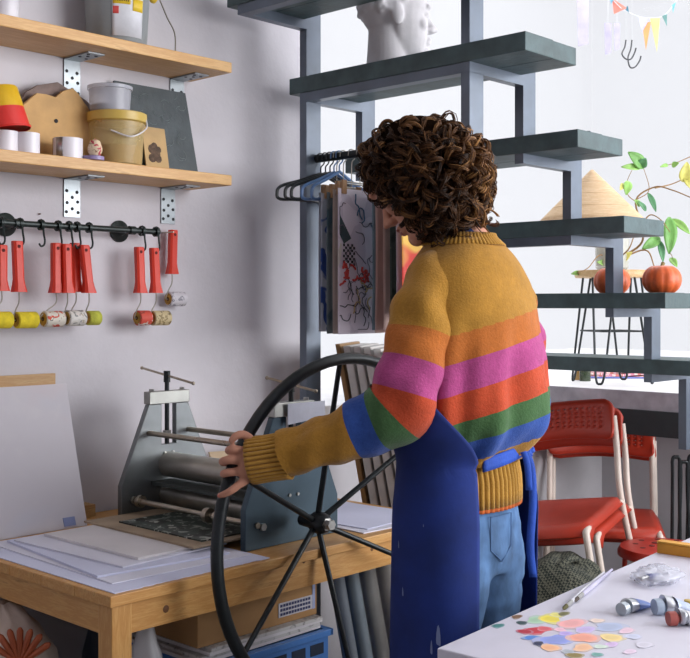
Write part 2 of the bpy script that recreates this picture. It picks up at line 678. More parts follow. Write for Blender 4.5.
tape_white = mat('tape_white', '#e4e0e6', .35, var=.02)
simple_roll(5, 26, .045, 'a', 'white tape roll under the leaning red and yellow cups', tape_white, 2.13)
simple_roll(27, 25, .045, 'b', 'white tape roll beside the red and yellow cups, nearer the odd-shaped board', tape_white, 2.118)
t, p, r = simple_roll(68, 29, .046, 'c', 'silver and white tape roll before the odd-shaped plywood board', tape_white, 2.125)
arc_patch(MB(), p, r, r, aw - .62, aw - .1, .001, .045, .0008).build('silver_patch', steel('foil', '#a9a9ad', .3, (1, 1, 1)), t, solid=.0006)
arc_patch(MB(), p, r, r, aw - 1.4, aw - 1.15, .001, .045, .0008).build('brown_patch', mat('brown_tape', '#8d5f52', .6), t, solid=.0006)

# leaning cups: yellow over red
p = shelf_pt(7, ZL + .047, 2.128)
cups = thing('stacked_cup', p, 'red cup tucked over a yellow cup, tilted on the white tape rolls', 'cup')
Mx = Matrix.Translation(p) @ Matrix.Rotation(math.radians(-10), 4, F3)
mb = MB(); mb.M = Mx
mb.lathe([(.052, .004), (.05, .0), (.043, .048), (.041, .048), (.047, .004)], n=32).build('red_cup', mat('cup_red', '#d8322b', .4, var=.04), cups)
mb = MB(); mb.M = Mx
mb.lathe([(.0435, .046), (.037, .09), (.034, .093), (0, .093)], n=32).build('yellow_cup', mat('cup_yellow', '#e2b41f', .4, var=.04), cups)

# odd shaped plywood board with a hole, another dark board behind it
def outline(pts, Y, thick, name, m, label, cat, bev=.0015):
    poly = [onY(a, b, Y) for a, b in pts]
    mb = MB().prism(poly, (0, thick, 0))
    return tag(mb.build(name, m, smooth=False, bevel=bev), label, cat)


zfix = lambda px, z, Y: None
ply = mat('plywood', '#c9a067', .7, var=.12, scale=10)
yb = lambda px, Y, z: HOR + (H - z) * FPX / (Y / (FW.y + (px - PPX) / FPX * RT.y))
Yb = 2.185
pl = [(24, yb(24, Yb, ZL)), (24, 116), (23, 105), (30, 99), (37, 93), (46, 94), (56, 97), (63, 91), (73, 88), (79, 94), (84, 102), (88, 107), (91, 113), (91, yb(91, Yb, ZL))]
brd = outline(pl, Yb, .012, 'plywood_offcut', ply, 'pale plywood offcut with wavy top edge and drilled hole', 'board')
hp = onY(56, 121, Yb)
MB().cyl(hp + V((0, -.0015, 0)), hp + V((0, .001, 0)), .0048, n=12).build('drilled_hole', dark_hole, brd)
Yb2 = 2.21
outline([(18, yb(18, Yb2, ZL)), (18, 106), (26, 92), (38, 85), (58, 82), (70, 90), (86, 100), (92, 106), (92, yb(92, Yb2, ZL))], Yb2, .01, 'dark_offcut', mat('grey_brown_board', '#7d6c66', .8, var=.3, scale=14), 'grey-brown rough board standing behind the pale plywood offcut', 'board')

# translucent bucket, clear tub above
p = shelf_pt(117, ZL, 2.15)
tb = thing('clear_bucket', p, 'translucent bucket with a yellow lid and ochre paint inside', 'bucket')
yc = clear('yellowed_plastic', '#e3c98c', .38, .35)
MB().lathe([(.056, 0), (.058, .003), (.065, .104), (.0645, .104), (.0575, .004), (0, .003)], p, n=36, cap=False).build('body', yc, tb)
MB().lathe([(0, .0042), (.0555, .0042), (.0585, .045), (0, .047)], p, n=36).build('paint_fill', mat('ochre_paint', '#9c5f08', .4), tb)
MB().lathe([(.066, .100), (.070, .103), (.070, .122), (.066, .124), (0, .124)], p, n=36).build('lid', clear('yellow_lid', '#e0bf62', .85, .35), tb)
MB().tube(catmull([p + R3 * .069 + V((0, 0, .11)), p + R3 * .072 - F3 * .02 + V((0, 0, .085)), p + R3 * .045 - F3 * .058 + V((0, 0, .062)), p + R3 * .0 - F3 * .068 + V((0, 0, .075))], 6), .0018, 6).build('handle', mat('tub_white', '#d9d7de', .4), tb)
p2 = shelf_pt(110, ZL + .1245, 2.15)
t2 = thing('clear_tub', p2, 'small clear tub with dark blue paint stacked on the yellow-lidded bucket', 'tub')
MB().lathe([(.046, 0), (.049, .052), (.0485, .052), (.0455, .002), (0, .002)], p2, n=32, cap=False).build('body', clear('milky_plastic', '#d7d8e2', .35, .3), t2)
MB().lathe([(0, .0025), (.0445, .0025), (.0450, .014), (0, .011)], p2, n=32).build('paint_fill', mat('navy_paint', '#26304f', .5), t2)
MB().lathe([(.0485, .052), (.0525, .052), (.0525, .06), (.0495, .061), (0, .059)], p2, n=32).build('lid', clear('tub_rim', '#d2d4df', .6, .3), t2)

# egg, purple disc
p = shelf_pt(95, ZL + .0, 2.103)
eg = MB().lathe([(0, .009), (.012, .012), (.0165, .022), (.0165, .03), (.011, .045), (0, .0505)], p, n=20)
tag(eg.build('painted_egg', splotch('egg_print', '#d9c3a4', [('#b4324a', 90, .55), ('#7a4a3a', 120, .62)], soft=.05)), 'little floral painted egg standing before the translucent bucket', 'egg')
p = shelf_pt(93, ZL, 2.10)
dsc = MB().lathe([(.0, 0), (.025, 0), (.025, .0085), (0, .0085)], p, n=28)
tag(dsc.build('purple_lid', mat('purple_lid', '#8f7fa8', .4)), 'flat purple lid under the painted egg', 'lid')

# small picture card and slate plate
def lean_card(pxs, Yb, zt, lean, thick, name, m, label, cat, zb=ZL, skew=0):
    """board standing on a shelf between two columns, leaning back towards the wall"""
    a, b = onY(pxs[0], 150, Yb), onY(pxs[1], 150, Yb)
    h = zt - zb
    poly = [V((a.x, Yb, zb)), V((b.x, Yb, zb)), V((b.x + skew, Yb + lean, zt)), V((a.x + skew * .4, Yb + lean, zt))]
    n = (poly[1] - poly[0]).cross(poly[3] - poly[0]).normalized()
    mb = MB().prism(poly, -n * thick)
    return tag(mb.build(name, m, smooth=False, bevel=.0008), label, cat), poly


o, poly = lean_card((147, 170), 2.165, ZL + .112, .022, .004, 'picture_card', mat('kraft_card', '#c9a878', .8), 'small tan card with a dark figure leaning by the slate plate', 'card')
mb = MB()
for i, (u, v, r) in enumerate(((.35, .5, .013), (.5, .42, .012), (.3, .3, .012), (.55, .3, .01), (.45, .58, .01), (.6, .5, .008))):
    c = poly[0].lerp(poly[1], u).lerp(poly[3].lerp(poly[2], u), v)
    n = (poly[1] - poly[0]).cross(poly[3] - poly[0]).normalized()
    if n.y > 0:
        n = -n
    mb.cyl(c, c + n * .0008, r * (1 + .2 * math.sin(i * 3)), n=9)
mb.build('printed_figure', mat('print_brown', '#5e4a3c', .8, var=.3, scale=120), o)
slate = mat('slate', '#50585c', .6, var=.12, scale=20, bmp=.6, bscale=70)
o, poly = lean_card((126, 199), 2.185, ZL + .222, .045, .006, 'slate_plate', slate, 'dark grey engraved plate leaning on the wall above the lower shelf', 'plate', skew=-.008)
n = (poly[1] - poly[0]).cross(poly[3] - poly[0]).normalized()
n = -n if n.y > 0 else n
rnd = random.Random(3)
mb = MB()
for i in range(26):
    u, v = .3 + .6 * rnd.random(), .1 + .8 * rnd.random()
    pts = []
    a = rnd.random() * 6
    for k in range(5):
        pts.append(poly[0].lerp(poly[1], u).lerp(poly[3].lerp(poly[2], u), v) + n * .0006)
        u = min(.97, max(.03, u + .035 * math.cos(a))); v = min(.97, max(.03, v + .035 * math.sin(a))); a += .5
    mb.tube(pts, .0006, 4)
mb.build('engraved_line', mat('chalk_line', '#7f898c', .8), o)

# ------------------------------------------------------------------ rail with brayers
green_iron = mat('green_black_iron', '#26302f', .4, .3, var=.15)
YR, ZR = 2.195, 1.382
x1 = onY(157, 231, YR).x
rl = thing('hook_rail', (1.0, YR, ZR - .03), 'dark iron hook rail screwed to the wall under the shelves', 'rail')
MB().cyl((.3, YR, ZR), (x1, YR, ZR), .0072, n=14).build('rod', green_iron, rl)
MB().lathe([(.0, 0), (.0095, 0), (.0105, .006), (.006, .012), (0, .013)], (x1 - .004, YR, ZR), (1, 0, 0)).build('end_cap', green_iron, rl)
for px in (7, 121):
    x = onY(px, 226, YW - .01).x
    m_ = MB().lathe([(.0, 0), (.027, 0), (.027, .004), (.012, .01), (.0085, .02), (.0085, YW - YR), (0, YW - YR)][::1], (x, YW - .001, ZR), (0, -1, 0), n=28)
    m_.build('wall_flange', green_iron, rl)
    MB().lathe([(.0, -.008), (.0105, -.008), (.0105, .008), (0, .008)], (x, YR, ZR), (1, 0, 0)).build('collar', green_iron, rl)

HOOKS = [1, 20, 41, 58, 69, 77, 89, 142, 156]
hook_of = {}
hk0 = None
hook_names = {1: 'black S-hook beside the first wall flange, holding a yellow-roller brayer', 20: 'black S-hook between the first flange and the empty hook',
              41: 'empty black S-hook hanging on the iron rail', 58: 'black S-hook holding the brayer with the red-printed roller',
              69: 'black S-hook holding the brayer with the grey-printed roller', 77: 'black S-hook holding the half-hidden brayer',
              89: 'black S-hook holding the brayer with the green roller', 142: 'black S-hook holding the crimson-printed brayer',
              156: 'black S-hook beside the rail end cap'}
for i, px in enumerate(HOOKS):
    x = onY(px, 228, YR).x
    mb = MB()
    pts = [V((0, .010, -.004)), V((0, .0095, .006)), V((0, 0, .0115)), V((0, -.0095, .006)), V((0.0, -.010, -.006)), V((.002, -.009, -.022)), V((.005, -.008, -.036)), V((.002, -.009, -.046)), V((-.006, -.01, -.049)), V((-.011, -.01, -.043))]
    if hk0 is None:
        t = thing('rail_hook', (0, 0, 0), '', None)
        MB().tube(catmull(pts, 5), .0023, 7).build('hook', green_iron, t)
        MB().lathe([(.0102, -.004), (.0125, -.004), (.0125, .004), (.0102, .004), (.0102, -.004)], (0, 0, 0), (1, 0, 0), n=18, cap=False).build('collar_ring', green_iron, t)
        hk0 = t
    else:
        t = copy_tree(hk0)
    t.location = (x, YR, ZR)
    hook_of[px] = t
    tag(t, hook_names[px], 'hook', 'S-hooks on the iron rail')

red_pl = mat('brayer_red', '#d8361f', .45, var=.05, scale=8)
wire = steel('brayer_wire', '#b9b4a6', .3, (1, 1, 1))
foam = mat('brayer_core', '#b98f3c', .9, var=.3, scale=60)


def brayer(px, ptop, pbot, rollers, label, rm, dirn=-1, Y=YR - .012, tilt=0.0, length=.05, rr=.0185, rpx=None, seed=0):
    top = onY(px, ptop, Y)
    bot = onY(px + tilt, pbot, Y)
    hgt = top.z - bot.z
    t = thing('brayer', (top.x, Y, bot.z - .08), label, 'paint roller', 'brayers hanging on the wall')
    # flared square handle with a hang hole
    rings = []
    for (f, w, dp) in ((0, .0155, .008), (.02, .017, .009), (.75, .0168, .009), (.86, .019, .011), (1, .0245, .013)):
        c = top.lerp(bot, f)
        rings.append([c + V((a * w * .5 * 1.35, b * dp, 0)) for a, b in ((-1, -.6), (-.6, -1), (.6, -1), (1, -.6), (1, .6), (.6, 1), (-.6, 1), (-1, .6))])
    h = MB().loft(rings).build('handle', red_pl, t, angle=30)
    MB().cyl(top + V((0, -.0095, -.012)), top + V((0, -.0085, -.012)), .004, n=10).build('hang_hole', mat('hole_dark', '#5d1712', .8), h)
    # wire fork and roller
    rc = onY(rpx[0], rpx[1], Y)
    L = length
    c0 = rc + V((-L / 2, 0, 0))
    wp = [bot + V((0, 0, .004)), bot + V((0, 0, -.022)), bot.lerp(c0, .55) + V((-.004 if c0.x < bot.x else .004, 0, -.006)), c0 + V((-.006, 0, .006)), c0 + V((-.006, 0, 0)), c0 + V((.004, 0, 0))]
    MB().tube(catmull(wp, 5), .0014, 6).build('wire_fork', wire, t)
    ro = MB().lathe([(0, 0), (rr * .55, 0), (rr * .9, 0), (rr, .002), (rr, L - .002), (rr * .9, L), (0, L)], c0, (1, 0, 0), n=24).build('roller', rm, t)
    MB().lathe([(.0, -.0006), (rr * .8, -.0006), (rr * .8, .0006), (0, .0006)], c0, (1, 0, 0), n=20).build('roller_end', foam, ro)
    MB().lathe([(.0, -.001), (rr * .28, -.001), (rr * .28, .001), (0, .001)], c0, (1, 0, 0), n=12).build('axle_hole', mat('axle_dark', '#5a3f1c', .9), ro)
    return t


yel = mat('sponge_yellow', '#e6cf2e', .85, var=.1, scale=60, bmp=.5)
grn = mat('sponge_green', '#b9bb45', .85, var=.1, scale=60, bmp=.5)
pr1 = splotch('roller_print_red', '#d9d2c4', [('#c94a32', 55, .58), ('#5f5a55', 95, .62)], seed=2, soft=.03)
pr2 = splotch('roller_print_grey', '#d6d2cb', [('#8b8a86', 85, .56), ('#b3aa98', 45, .6)], seed=5, soft=.03)
pr3 = splotch('roller_print_tan', '#c3b28a', [('#8d7a52', 75, .55), ('#5c503c', 110, .64)], seed=8, soft=.03)
pr4 = splotch('roller_print_crimson', '#c94a38', [('#d8cfc4', 50, .6), ('#8d3a2c', 80, .6)], seed=9, soft=.03)
pr5 = splotch('roller_print_white', '#cfccd2', [('#8e8c96', 85, .56)], seed=4, soft=.03)
brayer(1.5, 245, 291, 0, 'brayer with yellow sponge roller at the bare end of the rail', yel, rpx=(0, 320), Y=YR - .014, length=.05)
brayer(17, 241, 292, 0, 'brayer with yellow sponge roller beside the empty hook', yel, rpx=(26, 320), tilt=2, length=.05)
brayer(56, 243, 293, 0, 'brayer with red-printed label roller, first of the crowded four', pr1, rpx=(53, 319), Y=YR - .012)
brayer(66, 244, 293, 0, 'brayer with grey-printed roller, in front among the crowded four', pr2, rpx=(75, 318), tilt=1.5, Y=YR - .022, length=.045)
brayer(75, 243, 292, 0, 'brayer half hidden behind its neighbours, white-printed roller', pr5, rpx=(79, 318), tilt=1, Y=YR + .012, length=.04, rr=.016)
brayer(84, 245, 293, 0, 'brayer with green sponge roller, last of the crowded four', grn, rpx=(93, 318), tilt=5, Y=YR - .012, length=.032, rr=.017)
brayer(139, 247, 293, 0, 'brayer with crimson-printed roller near the rail end cap', pr4, rpx=(143, 318), tilt=1.5, length=.036)
brayer(154, 248, 293, 0, 'brayer with tan-printed roller on the last rail hook', pr3, rpx=(160, 318), tilt=2, length=.05)
brayer(173, 230, 274, 0, 'brayer hung alone on a wall nail past the rail', pr5, rpx=(176, 299), tilt=-1, Y=YW - .03, length=.05)
q = onY(173, 232, YW - .045)
nl = MB().cyl((q.x, YW - .048, q.z), (q.x, YW + .01, q.z), .0016, n=8).build('wall_nail', wire)
tag(nl, 'wall nail holding the lone brayer past the rail', 'nail')
q = onY(39, 214, YW)
tag(MB().cyl((q.x, YW - .006, q.z), (q.x, YW + .01, q.z), .0018, n=8).build('wall_nail', mat('rusty_nail', '#5f4a3c', .7)), 'small bare nail in the wall above the iron rail', 'nail')

# ------------------------------------------------------------------ press table
ZT = .70
TX0, TX1, TY0, TY1 = 1.08, 2.035, 1.567, 2.235
pine_x = wood('pine_table_top', '#c99a5b', '#b98445', (1.5, 14, 14), 6, .45)
pine_y = wood('pine_table_end', '#c99a5b', '#b98445', (14, 1.5, 14), 6, .45)
pine_z = wood('pine_table_leg', '#c99a5b', '#b98445', (14, 14, 1.5), 6, .45)
tb = thing('work_table', (TX0, TY0, 0), 'pine work table with square legs carrying the etching press', 'table')
npl = 6
for i in range(npl):
    y0 = TY0 + (TY1 - TY0) * i / npl
    y1 = TY0 + (TY1 - TY0) * (i + 1) / npl
    B((TX0, y0 + .0004, ZT - .02), (TX1, y1 - .0004, ZT)).build('plank', pine_x, tb, smooth=False, bevel=.0015)
B((TX0 + .03, TY0 + .012, ZT - .075), (TX1 - .03, TY0 + .032, ZT - .0205)).build('rail', pine_x, tb, smooth=False)
B((TX0 + .03, TY1 - .032, ZT - .075), (TX1 - .03, TY1 - .012, ZT - .0205)).build('rail', pine_x, tb, smooth=False)
for x in (TX0 + .012, TX1 - .032):
    B((x, TY0 + .0325, ZT - .075), (x + .02, TY1 - .0325, ZT - .0205)).build('rail', pine_y, tb, smooth=False)
for x in (TX0 + .008, TX1 - .05):
    for y in (TY0 + .008, TY1 - .05):
        B((x, y, 0), (x + .042, y + .042, ZT - .0205)).build('leg', pine_z, tb, smooth=False, bevel=.002)
q = onY(166, 609, TY0 + .0118)
MB().lathe([(0, 0), (.007, 0), (.006, .0004), (0, .0006)], q, (0, -1, 0), n=14).build('knot', mat('wood_knot', '#6b4423', .6), tb)
for px, py in ((304, 561), (372, 549)):
    q = onY(px, py, TY0 + .0118)
    MB().lathe([(0, 0), (.005, 0), (.004, .0004), (0, .0006)], q, (0, -1, 0), n=14).build('knot', mat('wood_knot', '#6b4423', .6), tb)

# ------------------------------------------------------------------ etching press
PX = 1.597
YPN, YPF = 1.652, 2.078
TH = .016
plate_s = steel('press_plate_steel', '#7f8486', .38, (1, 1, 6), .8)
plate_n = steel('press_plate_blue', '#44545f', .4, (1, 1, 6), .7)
rol_s = steel('roller_steel', '#b5b0a6', .3, (1, 1, 1), .85)
rod_s = steel('rod_steel', '#b2a898', .28, (1, 1, 1), .9)
iron = mat('black_iron', '#23282b', .4, .4, var=.15)
bolt_s = steel('bolt_steel', '#b9b9b6', .3, (1, 1, 1))
pr = thing('etching_press', (PX, (YPN + YPF) / 2, ZT), 'table-top steel etching press with rollers and a large spoked hand wheel', 'printing press')
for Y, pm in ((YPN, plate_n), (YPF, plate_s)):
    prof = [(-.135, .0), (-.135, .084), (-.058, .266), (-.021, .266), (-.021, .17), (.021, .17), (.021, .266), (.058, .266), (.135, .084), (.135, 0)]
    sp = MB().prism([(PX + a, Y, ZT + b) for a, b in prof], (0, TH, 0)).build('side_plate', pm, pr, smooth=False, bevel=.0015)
    B((PX - .059, Y - .004, ZT + .2665), (PX + .059, Y + TH + .004, ZT + .296)).build('top_block', steel('press_block', '#a3a4a0', .4, (1, 1, 1)), pr, smooth=False, bevel=.0015)
    for s in (-1, 1):
        MB().cyl((PX + s * .045, Y + TH / 2, ZT + .296), (PX + s * .045, Y + TH / 2, ZT + .302), .006, n=6).build('cap_bolt', bolt_s, pr)
        MB().cyl((PX + s * .09, Y - .007, ZT + .045), (PX + s * .09, Y, ZT + .045), .008, n=6).build('plate_bolt', bolt_s, sp)
    # pressure screw with its tommy bar
    sc = MB().cyl((PX, Y + TH / 2, ZT + .17), (PX, Y + TH / 2, ZT + .325), .0055, n=12).build('pressure_screw', iron, pr)
    MB().cyl((PX, Y + TH / 2, ZT + .316), (PX, Y + TH / 2, ZT + .343), .008, n=14).build('screw_head', iron, sc)
    c = V((PX, Y + TH / 2, ZT + .332))
    dv = V((0, 1, .14)).normalized() * (.10 if Y == YPF else .075)
    bar = MB().cyl(c - dv, c + dv, .0028, n=10).build('tommy_bar', rod_s, sc)
    for s in (-1, 1):
        MB().ell(c + dv * s, (.0045, .0045, .0045), n=10, m=6).build('bar_end', rod_s, sc)
    MB().cyl((PX, Y + TH / 2, ZT + .19), (PX, Y + TH / 2, ZT + .202), .010, n=6).build('lock_nut', bolt_s, sc)
    B((PX - .02, Y + .001, ZT + .085), (PX + .02, Y + TH - .001, ZT + .169)).build('bearing_block', steel('bearing', '#8c9296', .4, (1, 1, 1)), pr, smooth=False, bevel=.001)
    for bx, bz in ((-.012, .1), (.012, .1), (-.012, .15), (.012, .15)):
        MB().cyl((PX + bx, Y - .003, ZT + bz), (PX + bx, Y + .002, ZT + bz), .0035, n=8).build('block_bolt', bolt_s, pr)
MB().cyl((PX, YPN + TH, ZT + .122), (PX, YPF, ZT + .122), .030, n=36).build('upper_roller', rol_s, pr)
MB().cyl((PX, YPN + TH, ZT + .052), (PX, YPF, ZT + .052), .028, n=36).build('lower_roller', rol_s, pr)
for dx, z, r in ((-.058, .2, .0062), (.058, .2, .0062)):
    MB().cyl((PX + dx, YPN - .004, ZT + z), (PX + dx, YPF + TH + .004, ZT + z), r, n=14).build('tie_rod', rod_s, pr)
fr = MB().cyl((PX - .104, YPN - .004, ZT + .05), (PX - .104, YPF + TH + .004, ZT + .05), .006, n=14).build('guide_rod', rod_s, pr)
for yy, r, l in ((YPF - .035, .014, .012), (YPF - .012, .009, .008), (1.80, .016, .014), (1.775, .012, .008)):
    MB().lathe([(0, 0), (r, 0), (r * 1.05, l / 2), (r, l), (0, l)], (PX - .104, yy, ZT + .05), (0, 1, 0), n=18).build('guide_roller', rod_s, fr)
# dark blanket bar between rollers, press bed
B((PX - .06, YPN + TH + .01, ZT + .081), (PX + .075, YPF - .01, ZT + .0885)).build('bed_edge', mat('bed_dark', '#3e4443', .5, .3), pr, smooth=False)
# hand wheel
WZ, YR_, YH, R = .752, 1.49, 1.578, .341
hw = MB().tube([(PX - .005 + math.cos(t * 2 * PI / 72) * R, YR_, WZ + math.sin(t * 2 * PI / 72) * R) for t in range(72)], .0118, 12, closed=True).build('hand_wheel', iron, pr)
PXH = PX - .005
MB().lathe([(0, 0), (.014, 0), (.02, .006), (.022, .016), (.022, .034), (.015, .04), (.012, .075), (0, .075)], (PXH, YH - .03, WZ), (0, 1, 0), n=24).build('hub', iron, hw)
MB().lathe([(0, 0), (.011, 0), (.011, .012), (.014, .012), (.014, .016), (0, .016)], (PXH, YH - .044, WZ), (0, 1, 0), n=6).build('hub_nut', bolt_s, hw)
for i in range(6):
    a = math.radians(94 + 60 * i)
    p0 = V((PXH + math.cos(a) * .018, YH - .005, WZ + math.sin(a) * .018))
    p1 = V((PXH + math.cos(a) * (R - .006), YR_, WZ + math.sin(a) * (R - .006)))
    MB().cyl(p0, p1, .0062, .0052, n=10).build('spoke', iron, hw)
# white card taped to the press
a0 = onY(288, 404, YPN - .012)
b0 = onY(325, 419, YPN - .012)
cd = MB().prism([V((a0.x, YPN - .012, a0.z)), V((b0.x, YPN - .012, a0.z)), V((b0.x, YPN - .012, b0.z + .005)), V((a0.x, YPN - .012, b0.z - .004))], (0, .0012, 0)).build('paper_tag', mat('tag_paper', '#d3d6e4', .7), smooth=False)
tag(cd, 'blank white paper tag fixed to the near press plate', 'tag')


# ------------------------------------------------------------------ papers and boards on the table
def sheet(name, pts, z, th, m, label, cat, group=None, curl=0):
    poly = [onZ(a, b, z) for a, b in pts]
    mb = MB().prism(poly, (0, 0, th))
    return tag(mb.build(name, m, smooth=False), label, cat, group)


pap = mat('paper_white', '#d9d9e6', .8, var=.03, scale=6, bmp=.1)
pap2 = mat('paper_blueish', '#cfd2e8', .8, var=.03, scale=6, bmp=.1)
pap3 = mat('paper_cream', '#d8d4d6', .8, var=.05, scale=6, bmp=.1)


def rsheet(name, x0, y0, x1, y1, z, th, rot, m, label, cat):
    c = V(((x0 + x1) / 2, (y0 + y1) / 2, z + th / 2))
    mb = MB().box(c, (x1 - x0, y1 - y0, th), Matrix.Rotation(math.radians(rot), 3, 'Z'))
    return tag(mb.build(name, m, smooth=False), label, cat)


z = ZT + .0004
def jag(x0, y0, x1, y1, n, amp, seed):
    r = random.Random(seed)
    pts = []
    for i in range(n):
        pts.append((x0 + (x1 - x0) * i / n + 0, y0 + r.uniform(-amp, amp)))
    pts += [(x1, y0), (x1, y1), (x0, y1)]
    return pts
poly = jag(1.095, 1.578, 1.46, 2.08, 40, .0022, 3)
tag(MB().prism([V((a, b, z)) for a, b in poly], (0, 0, .0012)).build('paper_sheet', pap2, smooth=False), 'largest white sheet with a torn edge, lying flat on the pine table', 'paper')
rsheet('paper_sheet', 1.135, 1.625, 1.455, 2.09, z + .0016, .0016, -2, pap, 'white sheet with crisp edges lying on the torn-edged sheet', 'paper')
rsheet('paper_sheet', 1.15, 1.665, 1.44, 2.06, z + .0036, .004, -6, pap2, 'bluish sheet in the middle of the paper pile by the press', 'paper')
rsheet('paper_sheet', 1.185, 1.70, 1.45, 2.06, z + .008, .003, 3, pap, 'pale sheet second from top of the paper pile by the press', 'paper')
rsheet('cardboard_sheet', 1.24, 1.715, 1.50, 2.04, z + .0114, .005, 1, pap3, 'cream card sheet topmost on the paper pile before the rollers', 'paper')
rsheet('press_bed', 1.36, 1.69, 1.72, 2.075, ZT + .0172, .004, 0, mat('bed_board', '#a08d75', .7, var=.1), 'brown press bed board passing under the rollers', 'board')
rsheet('lino_plate', 1.40, 1.715, 1.64, 2.0, ZT + .0214, .003, 0, splotch('lino_cut', '#35403a', [('#8b938b', 24, .56), ('#1d211f', 16, .55), ('#b3b7ae', 55, .62)], seed=1, soft=.03, rough=.45), 'inked dark green linocut plate lying on the press bed', 'plate')
# papers on the other side of the press
rsheet('paper_sheet', 1.765, 1.59, 2.0, 1.95, z, .002, -3, pap, 'white sheet on the table beyond the press, under another sheet', 'paper')
rsheet('paper_sheet', 1.775, 1.62, 2.0, 1.93, z + .0024, .0016, 4, pap2, 'topmost white sheet on the table beyond the press', 'paper')
# plywood sheet leaning behind the press
a = V((1.80, 2.12, ZT + .0005)); b = V((2.03, 2.03, ZT + .0005))
mb = MB().prism([a, b, b + V((.03, .09, .115)), a + V((.03, .09, .115))], (.003, .009, -.002))
tag(mb.build('plywood_sheet', mat('birch_board', '#c9b293', .7, var=.08), smooth=False), 'small pale wooden board leaning on the table behind the press', 'board')

# white primed board and a frame leaning on the wall
a = V((.62, 2.115, ZT + .0005)); b = V((1.395, 2.115, ZT + .0005))
brd = splotch('primed_board', '#c9c5cc', [('#c3c4d0', 5, .52), ('#cdbfc4', 7, .55), ('#d3cfd2', 9, .55)], seed=3, soft=.35)
wb = MB().prism([a, b, b + V((.02, .118, .315)), a + V((.02, .118, .315))], (0, .006, -.002)).build('primed_board', brd, smooth=False, bevel=.0008)
tag(wb, 'large white primed board leaning on the wall at the table end', 'board')
q = b.lerp(b + V((.02, .118, .315)), .045) + V((-.045, -.0012, 0))
MB().box(q, (.03, .0015, .02), Matrix.Rotation(-.35, 3, 'X')).build('blue_paint_mark', mat('blue_mark', '#8f9cc9', .8), wb, smooth=False)
fx0, fx1, fz0, fz1 = .5, onY(55, 373, 2.238).x, ZT + .0005, onY(40, 374, 2.238).z
wf = thing('wooden_frame', (fx0, 2.238, ZT), 'bare wooden stretcher frame behind the white primed board', 'frame')
fw = wood('frame_wood', '#c7a372', '#b98f5c', (1.5, 14, 14), 6)
for (p, q) in (((fx0, 2.236, fz1 - .03), (fx1, 2.247, fz1)), ((fx0, 2.236, fz0), (fx1, 2.247, fz0 + .03)), ((fx1 - .012, 2.236, fz0 + .0305), (fx1, 2.247, fz1 - .0305))):
    B(p, q).build('frame_bar', fw, wf, smooth=False)
B((fx0, 2.242, fz0 + .031), (fx1 - .0125, 2.246, fz1 - .031)).build('back_board', mat('hardboard', '#9c8564', .8), wf, smooth=False)
# low batten along the back of the table
q0 = 1.40
tag(B((1.40, 2.195, ZT + .0005), (1.47, 2.236, ZT + .028)).build('wood_batten', fw, smooth=False), 'short wooden batten lying at the table back edge by the press', 'batten')

# ------------------------------------------------------------------ under the table
def crumple(c, rad, seed, amp=.12, n=36, m=22, flat=True, sharp=3.0):
    mb = MB().ell((0, 0, 0), rad, n=n, m=m)
    out = []
    for p in mb.v:
        d = p.normalized() if p.length > 1e-6 else V((0, 0, 1))
        k = noise.noise(d * sharp + V((seed, 0, 0))) * amp + abs(noise.noise(d * sharp * 2.3 + V((0, seed, 0)))) * amp * .8
        q = p * (1 + k)
        if flat:
            q.z = max(q.z, -rad[2] * .92)
        out.append(q + V(c) + V((0, 0, rad[2] * .92 if flat else 0)))
    mb.v = out
    return mb


c = V((1.10, 1.93, 0))
bag = crumple((1.11, 1.99, 0), (.12, .16, .31), 2, .14).build('carrier_bag', mat('cream_bag', '#c9b8ab', .6, var=.15, scale=6, bmp=.4), angle=60)
tag(bag, 'crumpled cream carrier bag with an orange shell emblem under the table', 'bag')
# orange shell emblem, ribs as separate raised lobes
q = C(20, 640, 2.02)
mb = MB()
for i in range(7):
    a = math.radians(-58 + 116 * i / 6)
    d1 = (R3 * math.sin(a) * .9 + Z3 * math.cos(a))
    d1 = d1.normalized()
    p0 = q - Z3 * .045
    pts = [p0 + d1 * .01, p0 + d1 * .04, p0 + d1 * .062, p0 + d1 * .068]
    mb.tube(pts, [.003, .0065, .0065, .003], 8)
mb.build('shell_emblem', mat('shell_orange', '#a8522c', .5), bag)
tag(crumple((1.27, 1.73, 0), (.045, .05, .30), 5, .2).build('plastic_bag', clear('thin_plastic', '#d5d6da', .8, .3), angle=70), 'thin white plastic bag standing beside the front table leg', 'bag')
tag(crumple((1.45, 2.09, 0), (.08, .08, .27), 9, .15).build('bin_bag', mat('dark_blue_plastic', '#39485c', .4), angle=70), 'dark blue bin bag under the table behind the crates', 'bag')

blue = mat('crate_blue', '#3f74b8', .4, var=.05)
CX0, CX1, CY0, CY1 = 1.34, 1.69, 1.64, 1.98


